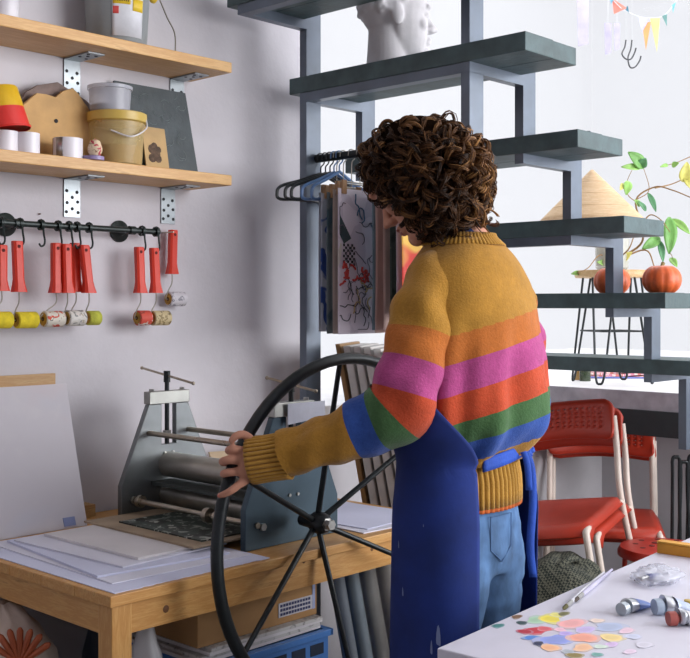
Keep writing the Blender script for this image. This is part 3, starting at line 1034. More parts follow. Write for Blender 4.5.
def crate(z0, z1, label):
    t = thing('plastic_crate', (CX0, CY0, z0), label, 'crate', 'blue crates under the table')
    w = .008
    B((CX0, CY0, z0), (CX1, CY1, z0 + .008)).build('bottom', blue, t, smooth=False)
    for (p, q) in (((CX0, CY0, z0 + .0085), (CX1, CY0 + w, z1)), ((CX0, CY1 - w, z0 + .0085), (CX1, CY1, z1)), ((CX0, CY0 + w, z0 + .0085), (CX0 + w, CY1 - w, z1)), ((CX1 - w, CY0 + w, z0 + .0085), (CX1, CY1 - w, z1))):
        B(p, q).build('side_wall', blue, t, smooth=False, bevel=.001)
    rm = MB().box2((CX0 - .006, CY0 - .008, z1 - .014), (CX1 + .006, CY0 - .0002, z1 - .0002)).box2((CX1 + .0002, CY0 - .008, z1 - .014), (CX1 + .008, CY1, z1 - .0002))
    rm.build('rim', blue, t, smooth=False, bevel=.001)
    for i in range(6):
        x = CX0 + .02 + i * .055
        B((x, CY0 - .0008, z1 - .05), (x + .04, CY0 + .001, z1 - .026)).build('grip_slot', mat('slot_dark', '#16263c', .8), t, smooth=False)
    return t


crate(0, .25, 'blue plastic crate on the floor, lower of the stacked pair')
crate(.2505, .5, 'blue plastic crate with slotted rim, upper of the stacked pair')
nw = splotch('newsprint', '#c3c0be', [('#83817f', 60, .5)], seed=6, soft=.2)
for i in range(4):
    rsheet('newspaper', CX0 + .01 * i, CY0 + .012 - .003 * i, CX1 - .012 - .004 * (i % 2), CY1 - .02, .5003 + i * .0072, .0068, (-1) ** i * .8, nw if i % 2 else pap3, ('bottom newspaper of the pile on the upper blue crate', 'second newspaper up from the blue crate', 'third newspaper up from the blue crate', 'top newspaper under the cardboard box')[i], 'newspaper')
cb = thing('cardboard_box', (1.45, 1.8, .5297), 'brown cardboard box with printed label on newspapers under the table', 'box')
card = mat('cardboard', '#a07a4f', .85, var=.08, scale=8)
B((1.345, 1.66, .5297), (1.675, 1.96, .622)).build('body', card, cb, smooth=False, bevel=.002)
lb = B((1.56, 1.6585, .545), (1.66, 1.6595, .575)).build('label', mat('box_label', '#b9b6bd', .7), cb, smooth=False)
mb = MB()
for r in range(3):
    for i in range(11):
        mb.box((1.565 + i * .0082 + .003, 1.6582, .551 + r * .009), (.0058, .0008, .0055))
mb.build('label_lettering', mat('ink_navy', '#2c335c', .7), lb, smooth=False)
MB().box2((1.66, 1.6582, .5445), (1.668, 1.6594, .62)).build('packing_tape', mat('tape_blue', '#9aa3c6', .4), cb, smooth=False)

tubem = [mat('tube_slate', '#6f7780', .35, .2), mat('tube_blue_grey', '#7c8790', .35, .2), mat('tube_grey', '#9b9a97', .35, .2), mat('tube_silver', '#b3b0aa', .35, .2), mat('tube_pale', '#b9b4a8', .35, .1), mat('tube_ochre', '#a8956a', .5)]
tl = ['slate grey', 'blue-grey', 'mid-grey', 'silver-grey', 'pale grey', 'ochre']
for i, (px, r) in enumerate(((330, .018), (344, .019), (360, .021), (376, .02), (391, .018))):
    p1 = onY(px, 552, 1.72 + .012 * i)
    p1.z = .665
    p0 = p1 + V((.10, -.06, -.665))
    t = thing('mailing_tube', p0, '%s cardboard mailing tube leaning under the table' % tl[i], 'tube', 'tubes leaning under the table')
    p0.z = r * .25
    MB().cyl(p0, p1, r, n=22).build('tube', tubem[i], t)
    d = (p1 - p0).normalized()
    MB().cyl(p1, p1 + d * .004, r * .92, n=22).build('end_cap', mat('tube_cap', '#d0cec9', .5), t)

# ------------------------------------------------------------------ clothes rail with hanging prints
XR = 2.125
zr = onX(340, 156, XR).z
hr = thing('hanging_rail', (XR, 1.85, zr), 'black rail for prints fixed between the stair posts', 'rail')
MB().cyl((XR, YN + SW, zr), (XR, YF, zr), .011, n=16).build('rod', iron, hr)
blk = mat('hanger_black', '#1f2427', .35)
blu = mat('hanger_blue', '#5d7fae', .35)


def hanger(Y, m, label, w=.2, dz=0, yaw=0):
    t = thing('coat_hanger', (XR, Y, zr), label, 'hanger', 'hangers on the print rail')
    t.rotation_euler = (0, 0, yaw)
    o = V((XR, Y, zr))
    hook = [o + V((-.014, 0, -.006)), o + V((-.012, 0, .009)), o + V((0, 0, .0135)), o + V((.013, 0, .008)), o + V((.012, 0, -.012)), o + V((0, 0, -.025)), o + V((0, 0, -.045))]
    MB().tube(catmull(hook, 5), .002, 7).build('hook', m, t)
    b = [o + V((0, 0, -.042)), o + V((-w * .5, 0, -.068)), o + V((-w * .92, 0, -.088)), o + V((-w, 0, -.108)), o + V((-w * .93, 0, -.122)), o + V((-w * .5, 0, -.119)), o + V((w * .5, 0, -.119)), o + V((w * .93, 0, -.122)), o + V((w, 0, -.108)), o + V((w * .92, 0, -.088)), o + V((w * .5, 0, -.068))]
    pts = catmull(b + [b[0]], 4)[:-1]
    MB().tube(pts, .0045, 8, closed=True).build('bar', m, t)
    return t


hanger(2.09, blk, 'black plastic hanger on the print rail, tight against the stair post', .165)
hanger(2.072, blk, 'black plastic hanger on the print rail, second from the stair post', .155, yaw=.015)
hanger(2.055, blk, 'black plastic hanger on the print rail, third from the stair post', .145, yaw=-.01)
hanger(2.04, blu, 'blue plastic hanger on the print rail beside the black ones', .125, yaw=.02)
hanger(2.02, blu, 'blue plastic hanger on the print rail next to the first print', .105, yaw=-.01)

clipm = wood('clip_wood', '#b18a63', '#94704d', (14, 14, 2), 8)
wirem = steel('clip_wire', '#a8a39a', .3, (1, 1, 1))


def clip_hanger(Y, x0, x1, zt, zb, m, label, seed, wav=.006, edge=None):
    """a clip hanger (thing) and the sheet it holds (another thing)"""
    t = thing('clip_hanger', (XR, Y, zr), 'wire clip hanger holding the ' + label, 'hanger', 'clip hangers on the print rail')
    o = V((XR, Y, zr))
    MB().tube(catmull([o + V((-.014, 0, -.004)), o + V((-.011, 0, .009)), o + V((0, 0, .0135)), o + V((.013, 0, .008)), o + V((.011, 0, -.01)), o + V((0, 0, -.025)), V((XR, Y, zt + .02))], 5), .0015, 6).build('hook', wirem, t)
    MB().cyl((x0 + .01, Y, zt + .018), (x1 - .01, Y, zt + .018), .002, n=8).build('bar', wirem, t)
    for x in (x0 + .02, x1 - .02):
        MB().box((x, Y, zt + .004), (.016, .012, .036)).build('clip', clipm, t, smooth=False, bevel=.0015)
    r = random.Random(seed)
    ph = r.random() * 6

    def fn(u, v):
        a = wav * math.sin(u * 7 + ph) * (1 - v) + wav * .8 * math.sin(u * 4 + ph + (1 - v) * 3) * (1 - v)
        return V((x0 + (x1 - x0) * u, Y + a, zb + (zt - zb) * v))
    s = MB().grid(fn, 16, 14).build('hanging_print', m, solid=.001)
    tag(s, label + ' hanging on the rail', 'print', 'prints hanging on the rail')
    return s


zt = onX(350, 193, XR).z
zb_ = onX(350, 333, XR).z
mm = mat
big = splotch('print_drawn', '#ddd4e0', [('#cdc4d2', 14, .55), ('#d0c9c0', 12, .6)], seed=11, stretch=(1, 1, .8), soft=.02)
blue_pr = splotch('print_blue', '#c6c9d6', [('#2f4f9e', 10, .52), ('#c9b458', 12, .68)], seed=4, soft=.02)
teal_pr = splotch('print_teal', '#6f7a80', [('#46606e', 8, .5), ('#8a7d62', 11, .6)], seed=7, soft=.05)
pink_pr = mat('print_pink', '#c9a9a2', .8, var=.1, scale=6)
grey_pr = mat('print_grey', '#aeb0b8', .8, var=.1, scale=8)
dark_pr = splotch('print_dark', '#3f4a42', [('#23302a', 10, .5), ('#77765a', 14, .62)], seed=3, soft=.05)
warm_pr = splotch('print_warm', '#e0894a', [('#d9473e', 6, .5), ('#f0c05a', 8, .58)], seed=12, soft=.06)
def px_print(px, w, Y, zt, zb, *a, **k):
    x = onY(px, 260, Y).x
    return clip_hanger(Y, x, x + w, zt, zb, *a, **k)


px_print(319, .10, 2.03, zt, zb_ + .004, grey_pr, 'pale grey print', 1, .002)
px_print(321, .12, 2.005, zt - .005, zb_ + .006, blue_pr, 'white print with blue shapes', 2, .002)
px_print(327, .14, 1.975, zt - .005, zb_ + .0, teal_pr, 'dull teal print', 3, .003)
px_print(333, .16, 1.945, zt - .0, zb_ + .0, mat('print_taupe', '#b3a49a', .8), 'narrow taupe print', 13, .002)
bp_ = px_print(338, .17, 1.915, zt, zb_, big, 'large pale print with red and black line drawing', 4, .0)
bx0 = onY(338, 260, 1.915).x


def on_print(u, v):
    return V((bx0 + .17 * u, 1.913, zb_ + (zt - zb_) * v))


rp = random.Random(17)


def strokes(name, col, n, us, vs, ln, r, wig=1.2):
    mb = MB()
    for i in range(n):
        u, v, a = rp.uniform(*us), rp.uniform(*vs), rp.uniform(0, 6.28)
        pts = []
        for k in range(7):
            pts.append(on_print(min(.96, max(.03, u)), min(.97, max(.03, v))))
            u += math.cos(a) * ln * 2
            v += math.sin(a) * ln
            a += rp.uniform(-wig, wig)
        mb.tube(catmull(pts, 3), r, 5)
    mb.build(name, mat('ink_' + col[1:], col, .8), bp_)['kind'] = 'stuff'


strokes('grey_line', '#6a6470', 20, (.1, .8), (.05, .95), .028, .0011)
strokes('dark_line', '#3a3b44', 10, (.2, .8), (.05, .4), .03, .0012)
strokes('blue_line', '#4a6a8a', 4, (.4, .9), (.75, .9), .035, .0018)
strokes('red_stroke', '#c4443e', 16, (.1, .7), (.36, .47), .012, .0028)
strokes('ochre_stroke', '#c7b07a', 5, (.3, .8), (.1, .6), .02, .0016)
mb = MB()
mb.prism([on_print(.03, .82), on_print(.28, .66), on_print(.12, .62), on_print(.03, .68)], (0, .0005, 0))
mb.build('dark_patch', mat('ink_teal', '#3c4f54', .8), bp_, smooth=False)
mb = MB()
for i in range(6):
    for j in range(8):
        if (i + j) % 2:
            u, v = .1 + i * .045, .47 + j * .019
            mb.prism([on_print(u, v), on_print(u + .042, v), on_print(u + .042, v + .018), on_print(u, v + .018)], (0, .0005, 0))
mb.build('check_pattern', mat('ink_black', '#2c2e34', .8), bp_, smooth=False)['kind'] = 'stuff'
px_print(372, .15, 1.865, zt + .004, zb_ + .01, mat('print_slate', '#7f97a6', .8), 'slate blue print', 5, .003)
px_print(375, .16, 1.835, zt + .004, zb_ + .004, pink_pr, 'dusty pink print', 6, .006)
px_print(384, .15, 1.80, zt + .004, zb_ + .01, mat('print_rose', '#c4a79f', .8), 'rosy beige print', 7, .006)
px_print(391, .13, 1.77, zt, zb_ + .05, dark_pr, 'dark green print', 8)
px_print(396, .14, 1.735, zt, zb_ + .05, mat('print_lilac', '#d0c9d6', .8), 'plain lilac print', 9)
px_print(401, .2, 1.69, zt - .05, zb_ + .06, warm_pr, 'orange and yellow striped print', 10)

# canvases standing on edge behind the table
cvm = mat('canvas_edge', '#d9d6d2', .85, var=.06, scale=20)
cvw = mat('canvas_face', '#d0ccc9', .85, var=.04)
for i, (px, pt) in enumerate(((335, 344), (343, 346), (353, 346), (363, 347), (373, 349), (383, 351), (393, 352))):
    XC = 2.16
    top = onX(px, pt, XC)
    w = .021 if i else .014
    bot = V((XC, top.y - .26, .0005))
    t = thing('stretched_canvas', (XC, bot.y, 0), ('bare wooden board, first of the leaning row under the hanging prints',) [0] if i == 0 else ('white stretched canvas next to the bare wooden board', 'white stretched canvas, third in the leaning row after the wooden board', 'white stretched canvas, fourth in the leaning row after the wooden board', 'white stretched canvas, fifth in the leaning row after the wooden board', 'white stretched canvas, sixth in the leaning row after the wooden board', 'white stretched canvas ending the leaning row')[i - 1], 'canvas' if i else 'board', 'boards leaning under the prints')
    raw = wood('raw_edge', '#a07c4e', '#8d6a3e', (14, 14, 2), 6)
    e_, n_ = V((.87, .49, 0)), V((.49, -.87, 0)) * w
    MB().prism([top, top + n_, bot + n_, bot], e_ * .24).build('canvas', raw if i == 0 else cvw, t, smooth=False, bevel=.002)
    MB().prism([top + n_ * .12 - e_ * .001 - Z3 * .003, top + n_ * .88 - e_ * .001 - Z3 * .003, bot + n_ * .88 - e_ * .001 + Z3 * .003, bot + n_ * .12 - e_ * .001 + Z3 * .003], e_ * .0008).build('edge_strip', raw if i == 0 else cvm, t, smooth=False)

# ------------------------------------------------------------------ heads (used for the plaster cast and the person)
def head_shapes(mb, hair=0.0):
    """closed overlapping volumes of a head: x to the face, y to its left, z up; metres"""
    mb.ell((-.018, 0, .022), (.087, .070, .082), n=28, m=18)
    rings = []
    for z, fx, bx, w in ((.07, .062, -.03, .056), (.04, .077, -.03, .062), (.018, .086, -.03, .065), (0, .078, -.03, .066), (-.02, .078, -.03, .064), (-.04, .078, -.028, .06), (-.06, .079, -.02, .054), (-.08, .076, -.005, .046), (-.1, .074, .012, .036), (-.112, .064, .025, .024)):
        ring = []
        for k in range(24):
            a = 2 * PI * k / 24
            cx, sx = math.cos(a), math.sin(a)
            x = (fx if cx > 0 else -bx) * abs(cx) ** .75 * (1 if cx > 0 else -1)
            ring.append(V((x, w * abs(sx) ** .85 * (1 if sx > 0 else -1), z)))
        rings.append(ring)
    mb.loft(rings)
    # brow, nose, cheeks, lips, chin, ears
    for s in (-1, 1):
        mb.ell((.077, s * .026, .022), (.011, .022, .008))
        mb.ell((.060, s * .035, -.026), (.016, .021, .018))
        mb.ell((.07, s * .029, 0), (.0125, .014, .011))
        mb.ell((.09, s * .010, -.036), (.011, .008, .008))
        mb.ell((-.012, s * .072, -.008), (.018, .009, .031))
    nose = [(.078, .007, .012), (.086, .007, .0), (.096, .0085, -.016), (.108, .010, -.031), (.109, .009, -.037), (.094, .009, -.043)]
    mb.loft([[V((x - r * .9, 0, z)) + V((math.cos(t * PI / 5) * r * 1.2, math.sin(t * PI / 5) * r, 0)) for t in range(10)] for x, r, z in nose])
    mb.ell((.083, 0, -.060), (.010, .02, .0062))
    mb.ell((.081, 0, -.071), (.010, .018, .0068))
    mb.ell((.074, 0, -.096), (.016, .02, .017))
    return mb


# plaster cast head on the top tread in view
kz = tread_top(0)
pc = C(398, 22, 2.62)
yawv = (R3 * .97 + F3 * .1).normalized()
fx = V((yawv.x, yawv.y, 0)).normalized()
upv = Z3
lv = upv.cross(fx)
Mh = Matrix(((fx.x, lv.x, upv.x, 0), (fx.y, lv.y, upv.y, 0), (fx.z, lv.z, upv.z, 0), (0, 0, 0, 1)))
hx = X0 + .10
pos = onX(398, 20, hx)
mb = MB()
mb.M = Matrix.Translation((pos.x, pos.y, kz + .135)) @ Mh @ Matrix.Scale(.97, 4)
head_shapes(mb)
mb.lathe([(.058, 0), (.055, .03), (.052, .08), (.05, .12)], (-.03, 0, -.1391), n=24)
rr = random.Random(5)
for i in range(320):
    th = math.acos(rr.uniform(-.25, 1)); ph = rr.uniform(0, 2 * PI)
    x, y, zz = math.sin(th) * math.cos(ph), math.sin(th) * math.sin(ph), math.cos(th)
    if x > .45 and zz < .75:
        continue
    if x > -.1 and zz < .12:
        continue
    mb.ell((-.018 + x * .089, y * .073, .022 + zz * .085), (.009, .009, .008), n=8, m=6)
cast = mb.build('plaster_head', mat('plaster_cast', '#cbc8cc', .8, var=.06, scale=12, bmp=.2), remesh=.004, relax=5)
tag(cast, 'white plaster cast head in profile on a stair tread', 'sculpture')

# ------------------------------------------------------------------ pumpkins on the stair
def pumpkin(c, r, label):
    t = thing('pumpkin', c, label, 'pumpkin', 'pumpkins on the stair')
    rings = []
    for i in range(15):
        th = PI * (i + .35) / 15.7
        ring = []
        for k in range(60):
            a = 2 * PI * k / 60
            lob = 1 - .07 * (1 - abs(math.sin(a * 5.0))) ** 2
            rad = r * math.sin(th) ** .8 * lob
            zz = r * .80 * math.cos(th) * (1 - .18 * math.exp(-(math.sin(th) / .25) ** 2))
            ring.append(V(c) + V((rad * math.cos(a), rad * math.sin(a), zz + r * .68)))
        rings.append(ring)
    MB().loft(rings).build('flesh', mat('pumpkin_skin', '#d9622f', .45, var=.15, scale=30), t, angle=60)
    MB().tube([V(c) + V((0, 0, r * 1.25)), V(c) + V((.002, 0, r * 1.42)), V(c) + V((.008, 0, r * 1.55))], [.008, .005, .006], 8).build('stem', mat('pumpkin_stem', '#8a7a4a', .8), t)


zt3 = tread_top(3)
pumpkin(V((2.912, 1.645, zt3)), .054, 'orange pumpkin behind the steel stair upright')
pumpkin(V((2.868, 1.462, zt3)), .055, 'orange pumpkin on the open end of the stair tread')

# ------------------------------------------------------------------ bay: stool, plant, hat, blanket, bunting, hooks
ZP = .9
sc_ = C(612, 277, 4.2)
sx, sy = sc_.x, sc_.y
zs = 1.305
sto = thing('hairpin_stool', (sx, sy, ZP), 'round wooden stool on black hairpin legs standing in the bay', 'stool')
MB().lathe([(0, 0), (.138, 0), (.142, .006), (.142, .022), (.138, .028), (0, .028)], (sx, sy, zs), n=40).build('seat', wood('stool_seat', '#d3b68a', '#c09b68', (2, 14, 14), 6), sto)
for i in range(4):
    a = PHI + PI / 4 + i * PI / 2 + .25
    d = V((math.cos(a), math.sin(a), 0)); w = V((-d.y, d.x, 0))
    top = V((sx, sy, zs)) + d * .10
    bot = V((sx, sy, ZP + .0045)) + d * .155
    pts = [top + w * .045, top.lerp(bot, .5) + w * .03, top.lerp(bot, .93) + w * .016, bot, top.lerp(bot, .93) - w * .016, top.lerp(bot, .5) - w * .03, top - w * .045]
    MB().tube(catmull(pts, 6), .0045, 8).build('leg', iron, sto)
rg = [V((sx + math.cos(PHI + PI / 4 + .25 + i * PI / 2) * .125, sy + math.sin(PHI + PI / 4 + .25 + i * PI / 2) * .125, ZP + .2)) for i in range(4)]
for i in range(4):
    MB().cyl(rg[i], rg[(i + 1) % 4], .0032, n=8).build('stretcher', iron, sto)

pb = V((sx, sy, zs + .0285))
pp = thing('potted_plant', pb, 'leafy vine plant in a glassy pot on the hairpin stool', 'plant')
MB().lathe([(.05, 0), (.062, .01), (.066, .12), (.063, .12), (.058, .02), (0, .015)], pb, n=28, cap=False).build('pot', clear('pot_glass', '#d6d8d0', .6, .2), pp)
MB().lathe([(0, .016), (.057, .02), (.06, .085), (0, .095)], pb, n=20).build('soil', splotch('moss', '#b9a94c', [('#7c6a34', 30, .5), ('#93a850', 40, .6)], soft=.1), pp)
bark = mat('stem_brown', '#9c7a52', .8)


def stem(pts, r0=.005, r1=.002):
    P_ = catmull([C(*p) for p in pts], 6)
    n_ = len(P_)
    MB().tube(P_, [r0 + (r1 - r0) * i / n_ for i in range(n_)], 7).build('stem', bark, pp)


dd = 4.2
stem([(613, 262, dd), (640, 245, dd), (642, 228, dd), (636, 200, dd), (655, 187, dd - .03), (672, 190, dd - .1), (692, 198, dd - .15)])
stem([(614, 262, dd), (645, 250, dd - .05), (655, 268, dd - .1)], .004, .002)
stem([(655, 188, dd - .03), (672, 184, dd), (690, 176, dd)], .003, .0015)
stem([(641, 226, dd), (650, 215, dd), (661, 220, dd - .05), (670, 232, dd - .1)], .003, .0015)
stem([(636, 200, dd), (649, 190, dd), (643, 166, dd)], .002, .001)
stem([(638, 203, dd), (628, 195, dd), (627, 182, dd + .05), (633, 168, dd)], .002, .001)
stem([(613, 262, dd), (600, 255, dd - .05), (588, 268, dd - .1), (577, 273, dd - .1)], .0025, .0012)
stem([(692, 156, dd), (678, 162, dd), (668, 165, dd), (660, 167, dd)], .002, .001)
stem([(669, 252, dd - .03), (672, 256, dd - .03), (672, 260, dd - .02)], .0015, .001)
stem([(613, 262, dd), (628, 250, dd - .1), (634, 236, dd - .1)], .003, .002)
lg = [mat('leaf_green', '#6fa653', .5, var=.15, scale=30), mat('leaf_light', '#8fbe62', .5, var=.15, scale=30), mat('leaf_yellow', '#d3cf72', .55, var=.15, scale=30), mat('leaf_dark', '#5b9668', .5, var=.15, scale=30)]


def leaf(px0, py0, px1, py1, wpx, k, d=4.18, bend=.15, tw=.3):
    a, b = C(px0, py0, d), C(px1, py1, d - .03)
    ax = b - a
    L = ax.length
    ax = ax.normalized()
    nv = (-F3 * math.cos(tw) + Z3 * math.sin(tw) * .6).normalized()
    sd = ax.cross(nv).normalized()
    nv = sd.cross(ax)
    w = wpx / FPX * d * .5

    def fn(u, v):
        s_ = (v - .5) * 2
        ww = w * math.sin(PI * min(1, u * .96 + .02) ** .85) ** .8
        return a + ax * (u * L) + sd * (s_ * ww) + nv * (bend * L * math.sin(PI * u) * .5 - abs(s_) * ww * -.35)
    MB().grid(fn, 9, 4).build('leaf', lg[k], pp, solid=.0012)


for q in ((644, 168, 628, 152, 13, 0), (641, 168, 621, 167, 7, 1), (640, 167, 646, 158, 10, 3), (628, 181, 626, 195, 9, 1), (624, 184, 620, 190, 6, 2), (668, 165, 660, 167, 4, 1), (672, 166, 679, 163, 6, 1), (683, 182, 687, 162, 13, 2), (648, 193, 656, 212, 6, 3), (640, 206, 634, 200, 6, 1), (646, 211, 638, 201, 5, 3), (669, 217, 669, 254, 14, 0), (672, 219, 690, 234, 8, 1), (660, 238, 642, 249, 11, 0), (659, 240, 663, 262, 7, 3), (670, 258, 677, 267, 7, 1), (580, 273, 571, 274, 5, 1), (626, 216, 640, 218, 4, 3), (618, 262, 632, 252, 8, 2), (606, 264, 597, 262, 6, 1), (685, 178, 693, 190, 9, 2)):
    leaf(*q)

# straw hat hung on a thread in the bay
hc = C(592, 221, 3.95)
ht = thing('straw_hat', hc, 'conical straw hat hanging by a thread in the bright bay', 'hat')
hat_m = wood('straw', '#d6bb97', '#c6a680', (3, 3, 40), 5, .8)
rgs = []
for i in range(13):
    f = i / 12
    r = .004 + .183 * f
    rgs.append([hc + V((math.cos(a * 2 * PI / 48) * r, math.sin(a * 2 * PI / 48) * r, .185 * (1 - f) ** 1.0 + .004 * math.sin(f * 40) * 0)) for a in range(48)])
MB().loft(rgs, cap=False).build('cone', hat_m, ht, solid=.003, angle=60)
for f in (.25, .5, .75, 1.0):
    r = .004 + .184 * f
    MB().tube([hc + V((math.cos(a * 2 * PI / 48) * r, math.sin(a * 2 * PI / 48) * r, .185 * (1 - f) + .001)) for a in range(48)], .0016, 5, closed=True).build('straw_hoop', hat_m, ht)
MB().cyl(hc + V((0, 0, .18)), V((hc.x, hc.y, ZC)), .0005, n=5).build('thread', mat('pale_thread', '#e8e8ea', .8), ht)

# folded striped cloth on the platform
q = onZ(615, 377, ZP)
bl = thing('folded_cloth', q, 'folded pink striped cloth with blue edge on the platform', 'cloth')
m_pink = attr_ramp('cloth_stripe', 'st', [(0, '#e8b9c2'), (.2, '#d98aa0'), (.35, '#efd7d0'), (.5, '#d9837c'), (.65, '#e9c3cb'), (.85, '#8a93c8')], .9)
mb = MB()
rg = Matrix.Rotation(PHI - PI / 2, 3, 'Z')
for j in range(4):
    def fn(u, v, j=j):
        return q + rg @ V(((u - .5) * .27, (v - .5) * .2, .004 + j * .012 + .004 * math.sin(u * 8 + j)))
    mb.grid(fn, 12, 6, lambda u, v, j=j: (u * 3 + j * .25 + v) % 1)
mb.build('cloth_layers', m_pink, bl, solid=.009, attr='st')
MB().tube(catmull([q + rg @ V((-.135, -.1, .045)), q + rg @ V((-.148, -.1, .03)), q + rg @ V((-.14, -.1, .008)), q + rg @ V((0, -.104, .004)), q + rg @ V((.13, -.104, .004))], 6), .004, 6).build('blue_edge', mat('cloth_blue', '#6f7fc0', .9), bl)
q = onZ(585, 381, ZP)
bt = thing('small_bottle', q, 'small dark green bottle on the platform by the striped cloth', 'bottle')
MB().lathe([(0, 0), (.022, 0), (.022, .04), (.01, .05), (.01, .06), (0, .06)], q).build('body', clear('bottle_green', '#3d4a35', .9, .1), bt)
MB().lathe([(.0, .0605), (.011, .0605), (.011, .07), (0, .07)], q).build('cap', mat('cap_dark', '#2a2a28', .4), bt)
q = onZ(579, 380, ZP)
jr = thing('small_jar', q, 'small amber jar beside the dark green bottle', 'jar')
MB().lathe([(0, 0), (.016, 0), (.016, .035), (0, .038)], q).build('body', clear('jar_amber', '#b28a4a', .9, .1), jr)
MB().lathe([(.0, .0385), (.014, .0385), (.014, .046), (0, .046)], q).build('lid', mat('cap_dark', '#2a2a28', .4), jr)

# bunting across the bay
dB = 5.2
bn = thing('bunting', C(645, 10, dB), 'string of pastel pennants hung across the bright bay', 'bunting')
sp_ = catmull([C(560, -70, dB + .2), C(610, -4, dB), C(628, 12, dB), C(650, 18, dB), C(668, 12, dB), C(690, -22, dB), C(730, -90, dB)], 6)
MB().tube(sp_, .0015, 5).build('string', mat('string_white', '#dfe6ea', .8), bn)
fl = [((612, -2), (627, 8), (614, 14), '#e98f80'), ((624, 8), (628, 6), (629, 13), '#5f9fb8'), ((638, 16), (650, 18), (642, 32), '#c9c9ec'), ((642, 22), (651, 22), (646, 50), '#efb277'), ((650, 18), (660, 18), (657, 52), '#efe6a0'), ((662, 16), (667, 14), (667, 26), '#8fc0bf'), ((672, 5), (676, 2), (673, 13), '#8ccfd6'), ((609, -6), (615, -2), (611, 4), '#8fcbe6')]
for a, b, c_, colr in fl:
    poly = [C(a[0], a[1], dB), C(b[0], b[1], dB - .02), C(c_[0], c_[1], dB)]
    MB().prism(poly, F3 * .002).build('pennant', mat('pennant_' + colr[1:], colr, .9), bn, smooth=False)
for px, py, w, h, colr in ((583, 22, 12, 44, '#b4b0c4'), (608, 38, 7, 30, '#aeaac4'), (617, 36, 6, 26, '#b2aecb')):
    p = C(px, py, 5.5)
    mb = MB()
    ww = w / FPX * 5.5 / 2
    hh = h / FPX * 5.5 / 2
    mb.prism([p - R3 * ww + Z3 * hh, p + R3 * ww + Z3 * hh, p + R3 * ww * .9 - Z3 * hh, p - R3 * ww * .8 - Z3 * hh * 1.1], F3 * .002)
    s = mb.build('paper_streamer', mat('streamer_' + colr[1:], colr, .9), smooth=False)
    MB().cyl(p + Z3 * hh, V((p.x, p.y, ZC)), .0006, n=5).build('thread', mat('pale_thread', '#e8e8ea', .8), s)
    tag(s, {583: 'wide lilac paper streamer hanging in the bay', 608: 'narrow lilac paper streamer beside the bunting', 617: 'slim violet paper streamer under the coral pennant'}[px], 'streamer')
# pair of wire hooks hanging in the bay
for i, (a, b, c_, e, lbl) in enumerate((((626, 40), (622, 54), (629, 60), (636, 48), 'dark wire hook hanging in the bay, the higher of the pair'), ((632, 40), (628, 58), (633, 68), (641, 56), 'dark wire hook hanging in the bay, the lower of the pair'))):
    d_ = 3.9 + .03 * i
    t = thing('wire_hook', C(c_[0], c_[1], d_), lbl, 'hook', 'wire hooks in the bay')
    MB().tube(catmull([C(a[0], a[1], d_), C((a[0] + b[0]) / 2 + .8, (a[1] + b[1]) / 2, d_), C(b[0], b[1], d_), C(c_[0] - 3, c_[1] - 1, d_), C(c_[0] + 2, c_[1] - 1, d_), C(e[0] - 1.5, e[1] + 5, d_), C(e[0], e[1], d_)], 6), .0028, 7).build('hook', mat('hook_grey', '#55575c', .4), t)
    p = C(a[0], a[1], d_)
    MB().cyl(p, V((p.x, p.y, ZC)), .0005, n=5).build('thread', mat('pale_thread', '#e8e8ea', .8), t)

# ------------------------------------------------------------------ red stacking chairs
red_ch = mat('chair_red', '#ad331d', .45, var=.06, scale=10)
white_tube = mat('chair_tube', '#d6c9bd', .4, var=.04)


